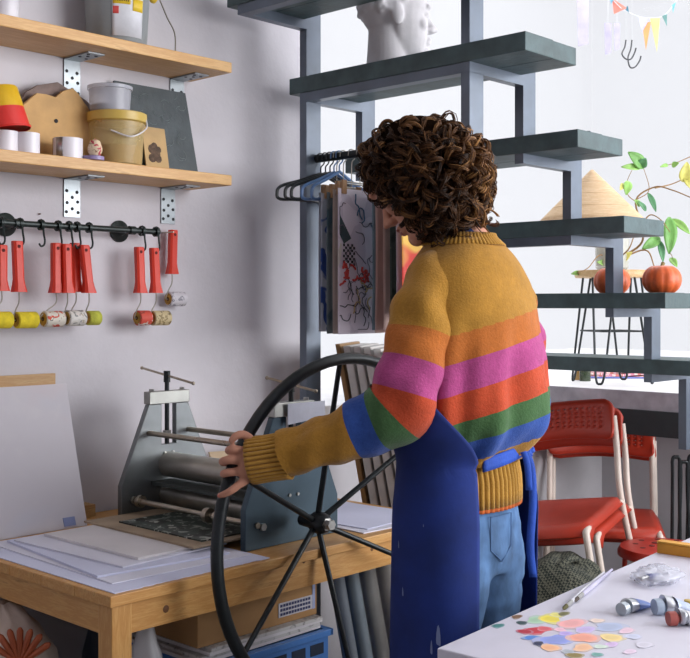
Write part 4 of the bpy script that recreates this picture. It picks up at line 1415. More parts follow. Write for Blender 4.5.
def chair_proto():
    t = thing('stacking_chair', (0, 0, 0), '', None)
    W, D = .37, .37
    # perforated curved backrest with rounded corners: real holes
    nx, nz = 14, 5
    mb = MB()
    cols, rows = 2 * nx + 3, 2 * nz + 3
    z0, z1 = .628, .755

    def bp(u, v):
        x = (u - .5) * W
        e = min(u, 1 - u) * W
        rc = .035
        cut = 0 if e >= rc else rc - math.sqrt(max(0, rc * rc - (rc - e) ** 2))
        za, zb = z0 + cut * .7 + .012 * math.sin(PI * u), z1 - cut
        yy = .205 + .055 * (v) - .035 * (1 - (2 * u - 1) ** 2) * -1
        return V((x, yy, za + (zb - za) * v))
    us = [0, .06] + [0] * 0
    ue = [0.0]
    for i in range(2 * nx + 1):
        ue.append(.07 + .86 * i / (2 * nx + 1))
    ue += [.93, 1.0]
    ve = [0.0] + [.22 + .64 * i / (2 * nz + 1) for i in range(2 * nz + 2)] + [1.0]
    ue = [0.0] + [.07 + .86 * i / (2 * nx + 1) for i in range(2 * nx + 2)] + [1.0]
    ue = [0, .015, .035] + ue[1:-1] + [.965, .985, 1]
    vs = [bp(u, v) for u in ue for v in ve]
    fs = []
    nv = len(ve)
    for i in range(len(ue) - 1):
        for j in range(nv - 1):
            a, b = i - 3, j - 1
            if 0 <= a < 2 * nx + 1 and 0 <= b < 2 * nz + 1 and a % 2 == 1 and b % 2 == 1:
                continue
            fs.append((i * nv + j, (i + 1) * nv + j, (i + 1) * nv + j + 1, i * nv + j + 1))
    mb.add(vs, fs)
    mb.build('backrest', red_ch, t, solid=.009, angle=60)

    def sp(u, v):
        x = (u - .5) * (W + .01)
        y = -.20 + v * D
        e = abs(2 * u - 1)
        z = .448 - .012 * (1 - e ** 2) * math.sin(PI * min(1, v * 1.1)) - .03 * max(0, 1 - v / .12) ** 2 - .022 * max(0, (e - .9) / .1) ** 2
        y += .03 * e ** 4 * (1 - v)
        return V((x, y, z))
    MB().grid(sp, 26, 20).build('seat', red_ch, t, solid=.011, angle=60)
    for s in (-1, 1):
        x = s * .182
        MB().tube(catmull([V((x, .252, .70)), V((x, .234, .60)), V((x, .195, .46)), V((x * 1.02, .215, .25)), V((x * 1.04, .27, .006))], 6), .0105, 12).build('rear_leg', white_tube, t)
        MB().tube(catmull([V((x * .97, -.10, .432)), V((x * .98, -.165, .43)), V((x, -.185, .40)), V((x * 1.02, -.195, .2)), V((x * 1.03, -.20, .006))], 6), .0105, 12).build('front_leg', white_tube, t)
        MB().cyl((x * .97, -.10, .432), (x, .188, .432), .009, n=10).build('seat_rail', white_tube, t)
    return t


ch0 = chair_proto()


def place_chair(first, loc, back_deg, roll, label, group):
    t = ch0 if first else copy_tree(ch0)
    bd = F3 * math.cos(math.radians(back_deg)) + R3 * math.sin(math.radians(back_deg))
    xd = bd.cross(Z3)
    M = Matrix(((xd.x, bd.x, 0), (xd.y, bd.y, 0), (0, 0, 1)))
    M = Matrix.Rotation(math.radians(roll), 3, F3) @ M
    t.rotation_euler = M.to_euler()
    t.location = loc
    return tag(t, label, 'chair', group)


def CX(px, d, z):
    p = C(px, 400, d)
    return V((p.x, p.y, z))


place_chair(True, CX(569, 3.40, .105), 30, -9, 'red stacking chair with pierced back, topmost of the tilted stack', 'red stacking chairs')
bd = F3 * math.cos(math.radians(30)) + R3 * math.sin(math.radians(30))
place_chair(False, CX(569, 3.40, .07) + bd * .10, 30, -9, 'red stacking chair directly under the topmost tilted chair', 'red stacking chairs')
place_chair(False, CX(602, 3.74, .02), 12, 0, 'upper red stacking chair of the upright stack by the grey wall', 'red stacking chairs')
bd = F3 * math.cos(math.radians(22)) + R3 * math.sin(math.radians(22))
place_chair(False, CX(602, 3.74, 0) + bd * .06, 12, 0, 'lower red stacking chair of the upright stack by the grey wall', 'red stacking chairs')

# round red stool
sc2 = CX(664, 3.36, 0)
rs = thing('round_stool', sc2, 'round red stool with pierced seat behind the white table', 'stool')
rs_m = mat('stool_red', '#b02a1a', .4, var=.05)
MB().lathe([(0, .445), (.10, .445), (.135, .43), (.14, .425), (.14, .438), (.132, .452), (.1, .458), (0, .456)], sc2, n=40).build('seat', rs_m, rs)
mb = MB()
for r, n_ in ((.04, 5), (.085, 9)):
    for i in range(n_):
        a = i * 2 * PI / n_
        mb.cyl(sc2 + V((math.cos(a) * r, math.sin(a) * r, .4566)), sc2 + V((math.cos(a) * r, math.sin(a) * r, .4585)), .009, n=10)
mb.build('seat_holes', mat('hole_dark', '#5d1712', .8), rs)
for i in range(4):
    a = PHI + PI / 4 + i * PI / 2
    d = V((math.cos(a), math.sin(a), 0))
    MB().tube(catmull([sc2 + d * .05 + V((0, 0, .436)), sc2 + d * .115 + V((0, 0, .43)), sc2 + d * .135 + V((0, 0, .40)), sc2 + d * .16 + V((0, 0, .008))], 5), .008, 10).build('leg', rs_m, rs)

# black wire stand against the wall
ws = thing('wire_stand', CX(684, 3.78, 0), 'black bent-wire stand leaning by the grey low wall', 'stand')
for i, (px, top, sp_) in enumerate(((676, 457, 5), (684, 462, 9), (692, 456, 8))):
    d_ = 3.72 + .05 * i
    tp = C(px, top, d_)
    b0, b1 = CX(px - sp_, d_, .004), CX(px + sp_, d_, .004)
    MB().tube(catmull([b0, tp - Z3 * .1 - R3 * .012, tp - Z3 * .012 - R3 * .012, tp, tp - Z3 * .012 + R3 * .012, tp - Z3 * .1 + R3 * .012, b1], 6), .0062, 8).build('wire_loop', iron, ws)

# tweed bag under the chairs
m, nt, p_ = base_mat('tweed')
ck = nd(nt, 'ShaderNodeTexChecker')
ck.inputs['Scale'].default_value = 150
ck.inputs['Color1'].default_value = lin('#1d2420')
ck.inputs['Color2'].default_value = lin('#5f5f52')
nt.links.new(tc(nt, rot=(.3, .2, .5)), ck.inputs[0])
nt.links.new(ck.outputs[0], p_.inputs['Base Color'])
p_.inputs['Roughness'].default_value = .95
cc = CX(562, 3.10, 0)
tw = thing('tweed_bag', cc, 'dark checked tweed bag sagging on the floor before the chairs', 'bag')
crumple(cc, (.2, .17, .25), 4, .12, sharp=2.4).build('sack', m, tw, angle=70)
MB().tube(catmull([cc + V((-.08, 0, .40)), cc + V((-.06, -.03, .47)), cc + V((.03, -.03, .475)), cc + V((.07, 0, .41))], 6), .009, 8).build('strap', m, tw)

pc_ = CX(528, 2.75, 0)
zt_ = C(528, 512, 2.75).z
ro = thing('paper_roll', pc_, 'slim cream cardboard roll standing upright behind the person', 'roll')
MB().cyl(pc_, pc_ + V((0, 0, zt_)), .0135, n=18).build('roll', mat('cream_roll', '#d5c6ac', .7), ro)
MB().cyl(pc_ + V((0, 0, zt_)), pc_ + V((0, 0, zt_ + .02)), .0125, n=18).build('green_end', mat('green_tip', '#9db374', .6), ro)

# ------------------------------------------------------------------ white painting table
ZQ = .72
A = onZ(437, 648, ZQ)
Bq = onZ(668, 547, ZQ)
ud = (Bq - A).normalized()
vd = V((ud.y, -ud.x, 0))
if vd.dot(V((0, -1, 0))) < 0:
    vd = -vd
LT, WT = 1.35, .8
wt = thing('painting_table', (A.x, A.y, 0), 'white-topped painting table spotted with dried paint', 'table')
lam = mat('white_laminate', '#d5d4e0', .45, var=.04, scale=5, bmp=.05)
MB().prism([A, A + ud * LT, A + ud * LT + vd * WT, A + vd * WT], (0, 0, -.022)).build('top', lam, wt, smooth=False, bevel=.002)
MB().prism([A + ud * .002 + Z3 * -.0225, A + ud * (LT - .002) + Z3 * -.0225, A + ud * (LT - .002) + vd * (WT - .002) + Z3 * -.0225, A + vd * (WT - .002) + Z3 * -.0225], (0, 0, -.008)).build('core_board', mat('chipboard', '#a58f70', .8), wt, smooth=False)
for a_, b_ in ((.06, .06), (LT - .06, .06), (.06, WT - .06), (LT - .06, WT - .06)):
    c = A + ud * a_ + vd * b_
    MB().cyl((c.x, c.y, 0), (c.x, c.y, ZQ - .031), .02, n=16).build('leg', mat('table_leg_grey', '#8d8f94', .4, .5), wt)

spots = [(498, 626, 10, 4, '#3f7d78'), (517, 617, 8, 4, '#7a5a3a'), (522, 623, 8, 4, '#2f4a48'), (537, 620, 18, 7, '#a9cfae'), (550, 619, 16, 10, '#e8d84a'), (556, 615, 10, 5, '#e3dd7a'), (535, 631, 24, 6, '#c8323f'), (525, 632, 14, 4, '#b0283a'), (545, 629, 12, 5, '#d9646a'), (564, 614, 9, 4, '#6d6b3a'), (572, 624, 24, 9, '#ecaaa8'), (586, 630, 20, 6, '#c3b4e0'), (560, 630, 10, 4, '#eec0cf'), (611, 627, 30, 7, '#aebbd6'), (532, 638, 16, 4, '#4f86d0'), (556, 640, 34, 9, '#8f9ede'), (539, 644, 10, 4, '#232c4e'), (584, 638, 26, 9, '#f0a48c'), (613, 638, 22, 7, '#ecd38c'), (611, 645, 14, 4, '#d3b8e0'), (551, 648, 16, 7, '#f2b98c'), (583, 648, 18, 7, '#f2bf96'), (568, 652, 10, 4, '#a8b0b8'), (575, 656, 14, 5, '#8a7a3a'), (633, 637, 14, 5, '#c9cfe4'), (627, 631, 14, 5, '#e6c6d4'), (597, 655, 9, 4, '#6fa8a0'), (645, 645, 18, 5, '#d2d0dc'), (597, 621, 12, 4, '#e6d3c4'), (630, 652, 12, 4, '#e3cfe2'), (600, 647, 12, 4, '#cfe0d0'), (566, 634, 12, 4, '#b9a6e4')]
rr = random.Random(11)


def mixw(colr):
    c = colr.lstrip('#')
    return '#' + ''.join('%02x' % ((int(c[i:i + 2], 16) + w_) // 2) for i, w_ in ((0, 213), (2, 212), (4, 224)))


def soft_paint(colr):
    """watery paint that thins out to the white laminate at its rim"""
    nm = 'paint_' + colr[1:]
    if nm in MATS:
        return MATS[nm]
    m, nt, p = base_mat(nm)
    t = nd(nt, 'ShaderNodeTexCoord')
    mp = nd(nt, 'ShaderNodeMapping')
    mp.inputs['Location'].default_value = (-1, -1, 0)
    mp.inputs['Scale'].default_value = (2, 2, 0)
    nt.links.new(t.outputs['Generated'], mp.inputs[0])
    ln = nd(nt, 'ShaderNodeVectorMath', operation='LENGTH')
    nt.links.new(mp.outputs[0], ln.inputs[0])
    f = noise_tex(nt, tc(nt), 70)
    ad = nd(nt, 'ShaderNodeMath', operation='MULTIPLY_ADD')
    nt.links.new(f, ad.inputs[0])
    ad.inputs[1].default_value = .4
    nt.links.new(ln.outputs['Value'], ad.inputs[2])
    c = ramp(nt, ad.outputs[0], [(.55, colr), (.95, shade(colr, 1.08)), (1.0, mixw(colr))])
    nt.links.new(c, p.inputs['Base Color'])
    p.inputs['Roughness'].default_value = .5
    MATS[nm] = m
    return m


for i, (px, py, w, h, colr) in enumerate(spots):
    c = onZ(px, py, ZQ)
    e1 = onZ(px + w * .62, py, ZQ) - c
    e2 = onZ(px, py + h * .58, ZQ) - c
    n_ = 16
    ph = [rr.uniform(0, 6) for _ in range(3)]
    pts = []
    for k in range(n_):
        a_ = 2 * PI * k / n_
        q_ = 1 + .16 * math.sin(2 * a_ + ph[0]) + .12 * math.sin(3 * a_ + ph[1]) + .07 * math.sin(5 * a_ + ph[2])
        pts.append(c + e1 * (math.cos(a_) * q_) + e2 * (math.sin(a_) * q_) + Z3 * (.0001 + .00002 * i))
    MB().prism(pts, (0, 0, .00025)).build('paint_spot', soft_paint(colr), wt, smooth=False)

# brushes
def brush(p0, p1, label, hm, tipm):
    a, b = onZ(p0[0], p0[1], ZQ) + Z3 * .0045, onZ(p1[0], p1[1], ZQ) + Z3 * .0045
    d = (b - a).normalized()
    L = (b - a).length
    t = thing('paintbrush', (a.x, a.y, ZQ), label, 'paintbrush', 'paintbrushes on the white table')
    MB().tube([a + d * .045, a + d * (L * .5), b], [.0038, .0045, .002], 10).build('handle', hm, t)
    MB().cyl(a + d * .02, a + d * .047, .0036, .0039, n=10).build('ferrule', bolt_s, t)
    MB().tube([a, a + d * .008, a + d * .021], [.0008, .0034, .0034], 10).build('bristles', tipm, t)


brush((563, 612), (604, 575), 'pale-handled paintbrush with olive tip lying near the paint spots', mat('brush_pale', '#cfd0d8', .4), mat('bristle_olive', '#5d5a34', .8))
brush((574, 604), (612, 572), 'lilac-handled paintbrush lying alongside the olive-tipped one', mat('brush_lilac', '#b9b6cf', .4), mat('bristle_dark', '#4a4038', .8))
brush((634, 583), (660, 576), 'slim dark blue brush half under the crumpled plastic', mat('brush_navy', '#2c3a86', .4), mat('bristle_dark', '#4a4038', .8))


def tube_paint(p0, p1, r, label, body, band, cap, crump=.0, seed=1):
    a, b = onZ(p0[0], p0[1], ZQ), onZ(p1[0], p1[1], ZQ)
    a.z = b.z = ZQ
    d = (b - a).normalized()
    s_ = d.cross(Z3).normalized()
    L = (b - a).length
    t = thing('paint_tube', (a.x, a.y, ZQ), label, 'paint tube', 'paint tubes on the white table')
    rd = random.Random(seed)

    def rings(f0, f1, n=9, off=0.0):
        out = []
        for i in range(n + 1):
            f = f0 + (f1 - f0) * i / n
            hz = r * (1 - .9 * f ** 1.3)
            wy = r * (1 + .35 * f)
            jit = crump * (rd.random() - .5)
            ring = []
            for k in range(18):
                an = 2 * PI * k / 18
                ring.append(a + d * (.016 + (L - .016) * f) + s_ * (math.cos(an) * (wy + off) + jit) + Z3 * (hz + .0006 + math.sin(an) * (hz + off) + abs(jit) * .4))
            out.append(ring)
        return out
    MB().loft(rings(.0, 1)).build('body', body, t, angle=50)
    MB().loft(rings(.25, .7, 5, .0006), cap=False).build('label_band', band, t, angle=50)
    MB().lathe([(0, 0), (r * .82, 0), (r * .86, .002), (r * .86, .012), (r * .5, .0145), (r * .5, .017), (0, .017)], a + Z3 * (r * .87), d, n=20).build('cap', cap, t)


silver = steel('tube_foil', '#c7cad0', .28, (1, 1, 1), .9)
tube_paint((621, 616), (650, 605), .0118, 'small silver paint tube with a blue label, cap facing the paint spots', silver, mat('tube_blue', '#5f78b8', .4), steel('cap_foil', '#a9b2ba', .35, (1, 1, 1), .6))
tube_paint((654, 615), (700, 612), .0145, 'fat crumpled paint tube with pale blue label', silver, mat('tube_pale_blue', '#aebbd2', .4), mat('cap_pale', '#a9b9cc', .4), .006, 3)
tube_paint((668, 626), (708, 624), .0125, 'crumpled silver paint tube with a dull red shoulder', silver, mat('tube_white_label', '#d6d2d4', .4), mat('cap_red', '#a8544c', .5), .006, 8)
yp = onZ(689, 609, ZQ)
ycap = MB().lathe([(0, 0), (.008, 0), (.0075, .014), (0, .015)], yp, n=16).build('tube_cap', mat('cap_yellow', '#c9a94a', .5))
tag(ycap, 'loose yellow tube cap standing behind the fat paint tube', 'cap')
cp = onZ(657, 582, ZQ)
tag(crumple(cp, (.05, .035, .013), 12, .35, sharp=4).build('crumpled_plastic', clear('cling_film', '#e3e6f2', .42, .2), angle=70), 'crumpled clear plastic wrap lying on the white table', 'plastic')
by = onZ(657, 553, ZQ)
bx = thing('mustard_box', by, 'long mustard yellow box at the far table edge by the red stool', 'box')
d_ = ud
MB().prism([by, by + d_ * .02 + vd * .0 + V((0, 0, 0)), by + d_ * .02 + vd * .16, by + vd * .16], (0, 0, .02)).build('box_body', mat('mustard_card', '#d9962e', .6), bx, smooth=False, bevel=.001)
MB().prism([by - d_ * .0008 + Z3 * .0205, by + d_ * .0208 + Z3 * .0205, by + d_ * .0208 + vd * .16 + Z3 * .0205, by - d_ * .0008 + vd * .16 + Z3 * .0205], (0, 0, .003)).build('box_lid', mat('mustard_lid', '#e3a63c', .6), bx, smooth=False)

# ------------------------------------------------------------------ the person
DP = 2.0
BF = V((-.06, .998, 0)).normalized()       # facing the press
BL = Z3.cross(BF)                          # her left hand side
feet = CX(462, DP, 0)
per = thing('person', feet, 'person in striped mustard sweater and navy apron turning the press wheel', 'person')


def zpx(py, d=DP):
    return H - (py - HOR) / FPX * d


def ringpt(c, a, b, th, e=1.0):
    """th measured from the facing direction towards her left"""
    ct, s_ = math.cos(th), math.sin(th)
    return c + BF * (b * math.copysign(abs(ct) ** e, ct)) + BL * (a * math.copysign(abs(s_) ** e, s_))


TORSO = [(236, 462, .056, .058), (243, 463, .066, .064), (250, 465, .084, .072), (258, 466, .104, .080), (268, 467, .122, .088), (282, 468, .139, .095), (305, 470, .150, .102), (345, 471, .160, .110), (385, 472, .163, .113), (408, 473, .166, .116), (424, 472, .163, .115), (436, 470, .152, .107), (446, 467, .140, .098), (456, 463, .130, .089), (470, 461, .132, .09)]


def torso(py):
    for i in range(len(TORSO) - 1):
        a, b = TORSO[i], TORSO[i + 1]
        if a[0] <= py <= b[0]:
            f = (py - a[0]) / (b[0] - a[0])
            return [a[k] + (b[k] - a[k]) * f for k in (1, 2, 3)]
    return list(TORSO[0][1:]) if py < TORSO[0][0] else list(TORSO[-1][1:])


def smooth_torso(py):
    acc = [0, 0, 0]
    W = 0
    for o_, w in ((-6, 1), (-3, 2), (0, 3), (3, 2), (6, 1)):
        v = torso(min(470, max(236, py + o_)))
        acc = [x + y * w for x, y in zip(acc, v)]
        W += w
    return [x / W for x in acc]


NS = 96
rings, at = [], []
# stripe coordinate: height, rising a little towards her right
EDGES = [(1.45, 0.0), (1.158, 1.0), (1.112, 2.0), (1.059, 3.0), (1.009, 4.0), (.970, 5.0), (.933, 6.0), (.70, 7.0)]


def stripe_z(z):
    for i in range(len(EDGES) - 1):
        (za, sa), (zb, sb) = EDGES[i], EDGES[i + 1]
        if za >= z >= zb:
            return sa + (za - z) / (za - zb)
    return 0.0 if z > EDGES[0][0] else 7.0


py = 240.0
while py <= 459:
    px, a, b = smooth_torso(py)
    c = CX(px, DP, zpx(py))
    ring = []
    for k in range(NS):
        th = 2 * PI * k / NS
        w = 0
        low = max(0, min(1, (py - 300) / 130))
        w += .0085 * low * math.sin(th * 9 + 1.3 * math.sin(py * .02) + 2) * (1 if py < 448 else .4)
        w += .004 * low * math.sin(th * 17 + py * .03)
        w += .004 * noise.noise(V((math.cos(th) * 2, math.sin(th) * 2, py * .03)))
        if 330 < py < 450:
            w += .010 * math.exp(-((th - PI * 1.06) / .5) ** 2) * math.sin((py - 330) / 120 * PI)
        p = ringpt(c, a + w, b + w, th, .92)
        # upper back rounds forwards over the shoulders
        ring.append(p)
        lat = (p - c).dot(R3)
        at.append(stripe_z(p.z - .27 * lat) / 8 + .0)
    rings.append(ring)
    py += 3.0
KN = [(0, '#a87a30'), (1 / 8, '#b0652c'), (2 / 8, '#ab4a80'), (3 / 8, '#b6492b'), (4 / 8, '#45673f'), (5 / 8, '#33529a'), (6 / 8, '#a87a30')]
knit = attr_ramp('striped_knit', 'stripe', KN, .95, var=.22, knit=260, sheen=.15)
mustard = attr_ramp('mustard_rib', 'rib', [(0, '#7d5718'), (.55, '#a87a30'), (1, '#b68a40')], .95, 'LINEAR', var=.15, knit=260, sheen=.15)
sw = MB().loft(rings, cap=False, attr=at).build('sweater', knit, per, attr='stripe', solid=.004, angle=80)


def ribbed(name, cs, NSEG, ribs, depth, parent, m, capend=False, rough_=0, attrname='rib', tint=None):
    """ring list [(center, u, v, ru, rv)] -> ribbed knit band"""
    rg, aa = [], []
    for i, (c, u, v, ru, rv) in enumerate(cs):
        ring = []
        for k in range(NSEG):
            th = 2 * PI * k / NSEG
            w = .5 + .5 * math.cos(th * ribs)
            ring.append(c + u * ((ru + depth * w) * math.cos(th)) + v * ((rv + depth * w) * math.sin(th)))
            aa.append(w)
        rg.append(ring)
    return MB().loft(rg, cap=False, attr=aa).build(name, m, parent, attr=attrname, solid=.003, angle=80)


# collar
cs = []
for py, ex in ((246, .004), (242, .003), (238, .000), (234, -.003)):
    px, a, b = smooth_torso(max(py, 238))
    cs.append((CX(px, DP, zpx(py)), BF, BL, b + ex, a + ex))
ribbed('collar', cs, 240, 60, .003, per, mustard)
# hem below the apron tie
cs = []
for py, px, a, b in ((455, 461, .127, .086), (463, 461, .130, .089), (475, 462, .132, .091), (488, 462, .134, .092), (500, 462, .134, .092)):
    cs.append((CX(px, DP, zpx(py)), BF, BL, b, a))
ribbed('hem', cs, 360, 66, .0045, per, mustard)
cs = [(c, u, v, ru + .001, rv + .001) for c, u, v, ru, rv in (cs[-1], (CX(462, DP, zpx(503.5)), BF, BL, .092, .134))]
ribbed('hem_edge', cs, 240, 66, .003, per, attr_ramp('hem_orange', 'rib', [(0, '#9a4a22'), (1, '#c2683a')], .95, 'LINEAR', knit=260))


def sleeve(path, rad, marks, name, flip=1, n=7, wr=.005):
    P_ = catmull([C(*p) for p in path], n)
    rs = [x.x for x in catmull([V((r, 0, 0)) for r in rad], n)]
    L = [0]
    for i in range(1, len(P_)):
        L.append(L[-1] + (P_[i] - P_[i - 1]).length)
    NN = 48
    rg, aa = [], []
    u = None
    for i, p in enumerate(P_):
        t = (P_[min(i + 1, len(P_) - 1)] - P_[max(i - 1, 0)]).normalized()
        if u is None:
            u = (-F3 - t * (-F3).dot(t)).normalized()
        u = (u - t * u.dot(t)).normalized()
        v = t.cross(u)
        ring = []
        for k in range(NN):
            th = 2 * PI * k / NN
            w = wr * noise.noise(V((math.cos(th) * 1.4, math.sin(th) * 1.4, L[i] * 16))) * 1.6 + wr * .5 * math.sin(L[i] * 95 + 2.5 * math.sin(th) + 1)
            ring.append(p + (u * math.cos(th) + v * math.sin(th)) * (rs[i] + w))
            s_ = L[i]
            val = 0
            for j in range(len(marks) - 1):
                if marks[j] <= s_ <= marks[j + 1]:
                    val = j + (s_ - marks[j]) / (marks[j + 1] - marks[j])
            aa.append(min(val, 7) / 8)
        rg.append(ring)
    return MB().loft(rg, cap=True, attr=aa).build(name, knit, per, attr='stripe', angle=80)


# left sleeve reaching to the wheel
sleeve([(450, 264, 1.965), (436, 281, 1.935), (426, 310, 1.905), (418, 345, 1.885), (409, 378, 1.873), (398, 409, 1.868), (373, 424, 1.877), (340, 436, 1.89), (310, 446, 1.905), (286, 455, 1.918)],
       [.036, .051, .057, .060, .061, .060, .054, .047, .043, .0405],
       [-.01, .163, .213, .268, .304, .338, .384, .9], 'left_sleeve')
# right sleeve, elbow showing behind her
sleeve([(482, 274, 2.05), (504, 294, 2.09), (513, 330, 2.11), (518, 370, 2.13), (518, 398, 2.15), (506, 412, 2.21), (490, 414, 2.29)],
       [.035, .050, .054, .056, .060, .054, .044],
       [-.01, .10, .13, .175, .225, .265, .30, .8], 'right_sleeve')
# left cuff
ca, cb_ = C(289, 455, 1.918), C(250, 461, 1.932)
t = (cb_ - ca).normalized()
u = (-F3 - t * (-F3).dot(t)).normalized()
v = t.cross(u)
cs = [(ca.lerp(cb_, f), u, v, r * .86, r) for f, r in ((0, .0385), (.12, .0375), (.5, .037), (.9, .038), (1, .037))]
ribbed('left_cuff', cs, 220, 30, .0035, per, mustard)

# ---- jeans
denim = mat('denim', '#4d6d95', .9, var=.3, scale=20, bmp=.6, bscale=34, stretch=(1, 1, .6))
mb = MB()
rg = []
for py, px, a, b in ((462, 461, .116, .076), (490, 462, .126, .085), (515, 463, .130, .089), (545, 464, .129, .088), (570, 463, .12, .081)):
    rg.append([ringpt(CX(px, DP, zpx(py)), a, b, 2 * PI * k / 40) for k in range(40)])
mb.loft(rg)
for s in (1, -1):
    rg = []
    for z, off, fwd, r in ((.80, .056, -.010, .066), (.74, .06, -.006, .074), (.66, .062, 0, .072), (.56, .068, .010, .066), (.46, .078, .02, .061), (.38, .08, .012, .058), (.26, .082, -.012, .060), (.12, .085, -.03, .056), (.05, .085, -.03, .056)):
        c = V((feet.x, feet.y, z)) + BL * (s * off) + BF * fwd
        rg.append([c + (BF * math.cos(2 * PI * k / 28) * 1.08 + BL * math.sin(2 * PI * k / 28)) * (r + .004 * noise.noise(V((math.cos(2 * PI * k / 28) * 1.5, math.sin(2 * PI * k / 28) * 1.5, z * 22 + s)))) for k in range(28)])
    mb.loft(rg)
jn = mb.build('jeans', denim, per, remesh=.006, relax=4)
JV = [(v_.co.copy(), v_.normal.copy()) for v_ in jn.data.vertices]
for v_, (q, nrm) in zip(jn.data.vertices, JV):
    g = noise.noise(V((q.x * 9, q.y * 9, q.z * 26 + q.x * 14))) + .5 * noise.noise(V((q.x * 22, q.y * 22, q.z * 50)))
    v_.co = q + nrm * (.0055 * g)
# back pocket stitching on the near side
seam = mat('jean_seam', '#46658e', .9)
for s, tt in ((1, PI * .97),):
    mbk = MB()
    pts = []
    for dth, py in ((-.24, 508), (-.24, 540), (0, 553), (.24, 540), (.24, 508), (-.24, 508)):
        c = CX(464, DP, zpx(py))
        pts.append(ringpt(c, .1305, .0895, tt + dth))
    mbk.tube(pts, .001, 5)
    mbk.build('pocket_seam', seam, jn)
for s in (1, -1):
    c = V((feet.x, feet.y, 0)) + BL * (s * .085) - BF * .03
    mb = MB()
    mb.loft([[c + BF * (.07 + lx * .135 * sc_y) + BL * (ly * .045 * sc_y) + Z3 * z for lx, ly in [(math.cos(2 * PI * k / 24), math.sin(2 * PI * k / 24)) for k in range(24)]] for z, sc_y in ((.001, .97), (.02, 1), (.045, .95), (.07, .7), (.085, .45))])
    mb.build('shoe', mat('shoe_dark', '#2c2a2c', .6), per)

# ---- apron
navy = mat('apron_navy', '#152f78', .85, var=.16, scale=9, bmp=.08, bscale=200)
TH0, TH1 = math.radians(-128), math.radians(145)


def apron_fn(u, v):
    th = TH0 + (TH1 - TH0) * u
    d_ = math.degrees(th)
    if d_ > 0:
        top = 335 + max(0, d_ - 60) / 85 * 118
    else:
        top = 335 + max(0, -d_ - 50) / 78 * 115
    bot = 800
    py_ = top + (bot - top) * v ** 1.0
    if py_ < 462:
        px, a, b = smooth_torso(py_)
        ox = .018 - .008 * max(0, min(1, (py_ - 440) / 22))
        if d_ < 0:
            ox = .0005 if py_ < 440 else .008
        elif d_ > 105:
            ox -= .003 * min(1, (d_ - 105) / 30)
    else:
        px, a, b = 463, .134, .093
        f = min(1, (py_ - 462) / 50)
        a += .006 * f
        b += .005 * f
        px += 1 * f
        ox = .008
    if py_ > 440:
        g_ = min(1, (py_ - 440) / 60)
        ox += g_ * (.004 + .006 * math.sin(th * 5 + py_ * .006) * min(1, (py_ - 440) / 200))
        if d_ < -90:
            ox += .016 * g_ * min(1, (-90 - d_) / 30)
    return ringpt(CX(px, DP, zpx(py_)), a + ox, b + ox, th, .95)


ap = MB().grid(apron_fn, 90, 90).build('apron', navy, per, solid=.003, angle=80)
# tie across the back, knot and tails
ty = 457
mb = MB()


def strap(th, dz):
    c = CX(461, DP, zpx(ty + dz))
    return ringpt(c, .146, .104, th)


mb.grid(lambda u, v: strap(math.radians(152 + (232 - 152) * u), -7 + 13 * v - 9 * math.sin(PI * u * .6)), 24, 3)
mb.build('apron_tie', mat('apron_tie', '#2450b4', .8, bmp=.3, bscale=200), ap, solid=.004)
kc = strap(math.radians(226), -14)
mb = crumple(kc - Z3 * .016, (.017, .017, .017), 3, .3, flat=False)
mb.build('apron_knot', mat('apron_tie', '#2450b4', .8), ap, angle=70)
for i, (p_, w) in enumerate((([(521, 445, 1.97), (531, 465, 1.96), (533, 500, 1.96), (530, 545, 1.96), (533, 577, 1.96)], .007), ([(517, 444, 1.96), (526, 458, 1.95), (529, 490, 1.95)], .006))):
    P_ = catmull([C(*q_) for q_ in p_], 6)
    mb = MB()
    mb.grid(lambda u, v, P_=P_, w=w: P_[min(len(P_) - 1, int(u * (len(P_) - 1) + .5))] + R3 * ((v - .5) * 2 * w) + F3 * (.004 * math.sin(u * 6)), len(P_) - 1, 2)
    mb.build('apron_tail', mat('apron_tie', '#2450b4', .8), ap, solid=.002)
# chalky smears on the apron side
smear = mat('smear_grey', '#7f8fb8', .9)
for (d_, v_, w, h) in ((112, .52, .016, .03), (70, .41, .006, .01), (106, .56, .008, .02), (75, .50, .006, .012), (98, .30, .003, .004)):
    u_ = (math.radians(d_) - TH0) / (TH1 - TH0)
    n_ = apron_fn(u_, v_) - CX(461, DP, apron_fn(u_, v_).z)
    n_ = n_.normalized()

    def sm(a, b, u_=u_, v_=v_, w=w, h=h, n_=n_):
        th = 2 * PI * b
        uu, vv = u_ + a * w * math.cos(th) * .45, v_ + a * h * (.8 * math.sin(th) + .5 * math.cos(th) ** 2)
        return apron_fn(uu, vv) + n_ * .0026
    MB().grid(sm, 2, 12).build('paint_smear', smear, ap)
# blue shirt neck / apron neck strap
cs = []
for py, px, r in ((247, 456, .060), (240, 455, .058), (233, 453, .056), (228, 451, .055)):
    cs.append((CX(px, DP - .0, zpx(py)), BF, BL, r, r * .96))
ribbed('neck_strap', cs, 96, 1, .0, per, mat('strap_navy', '#20305f', .85))

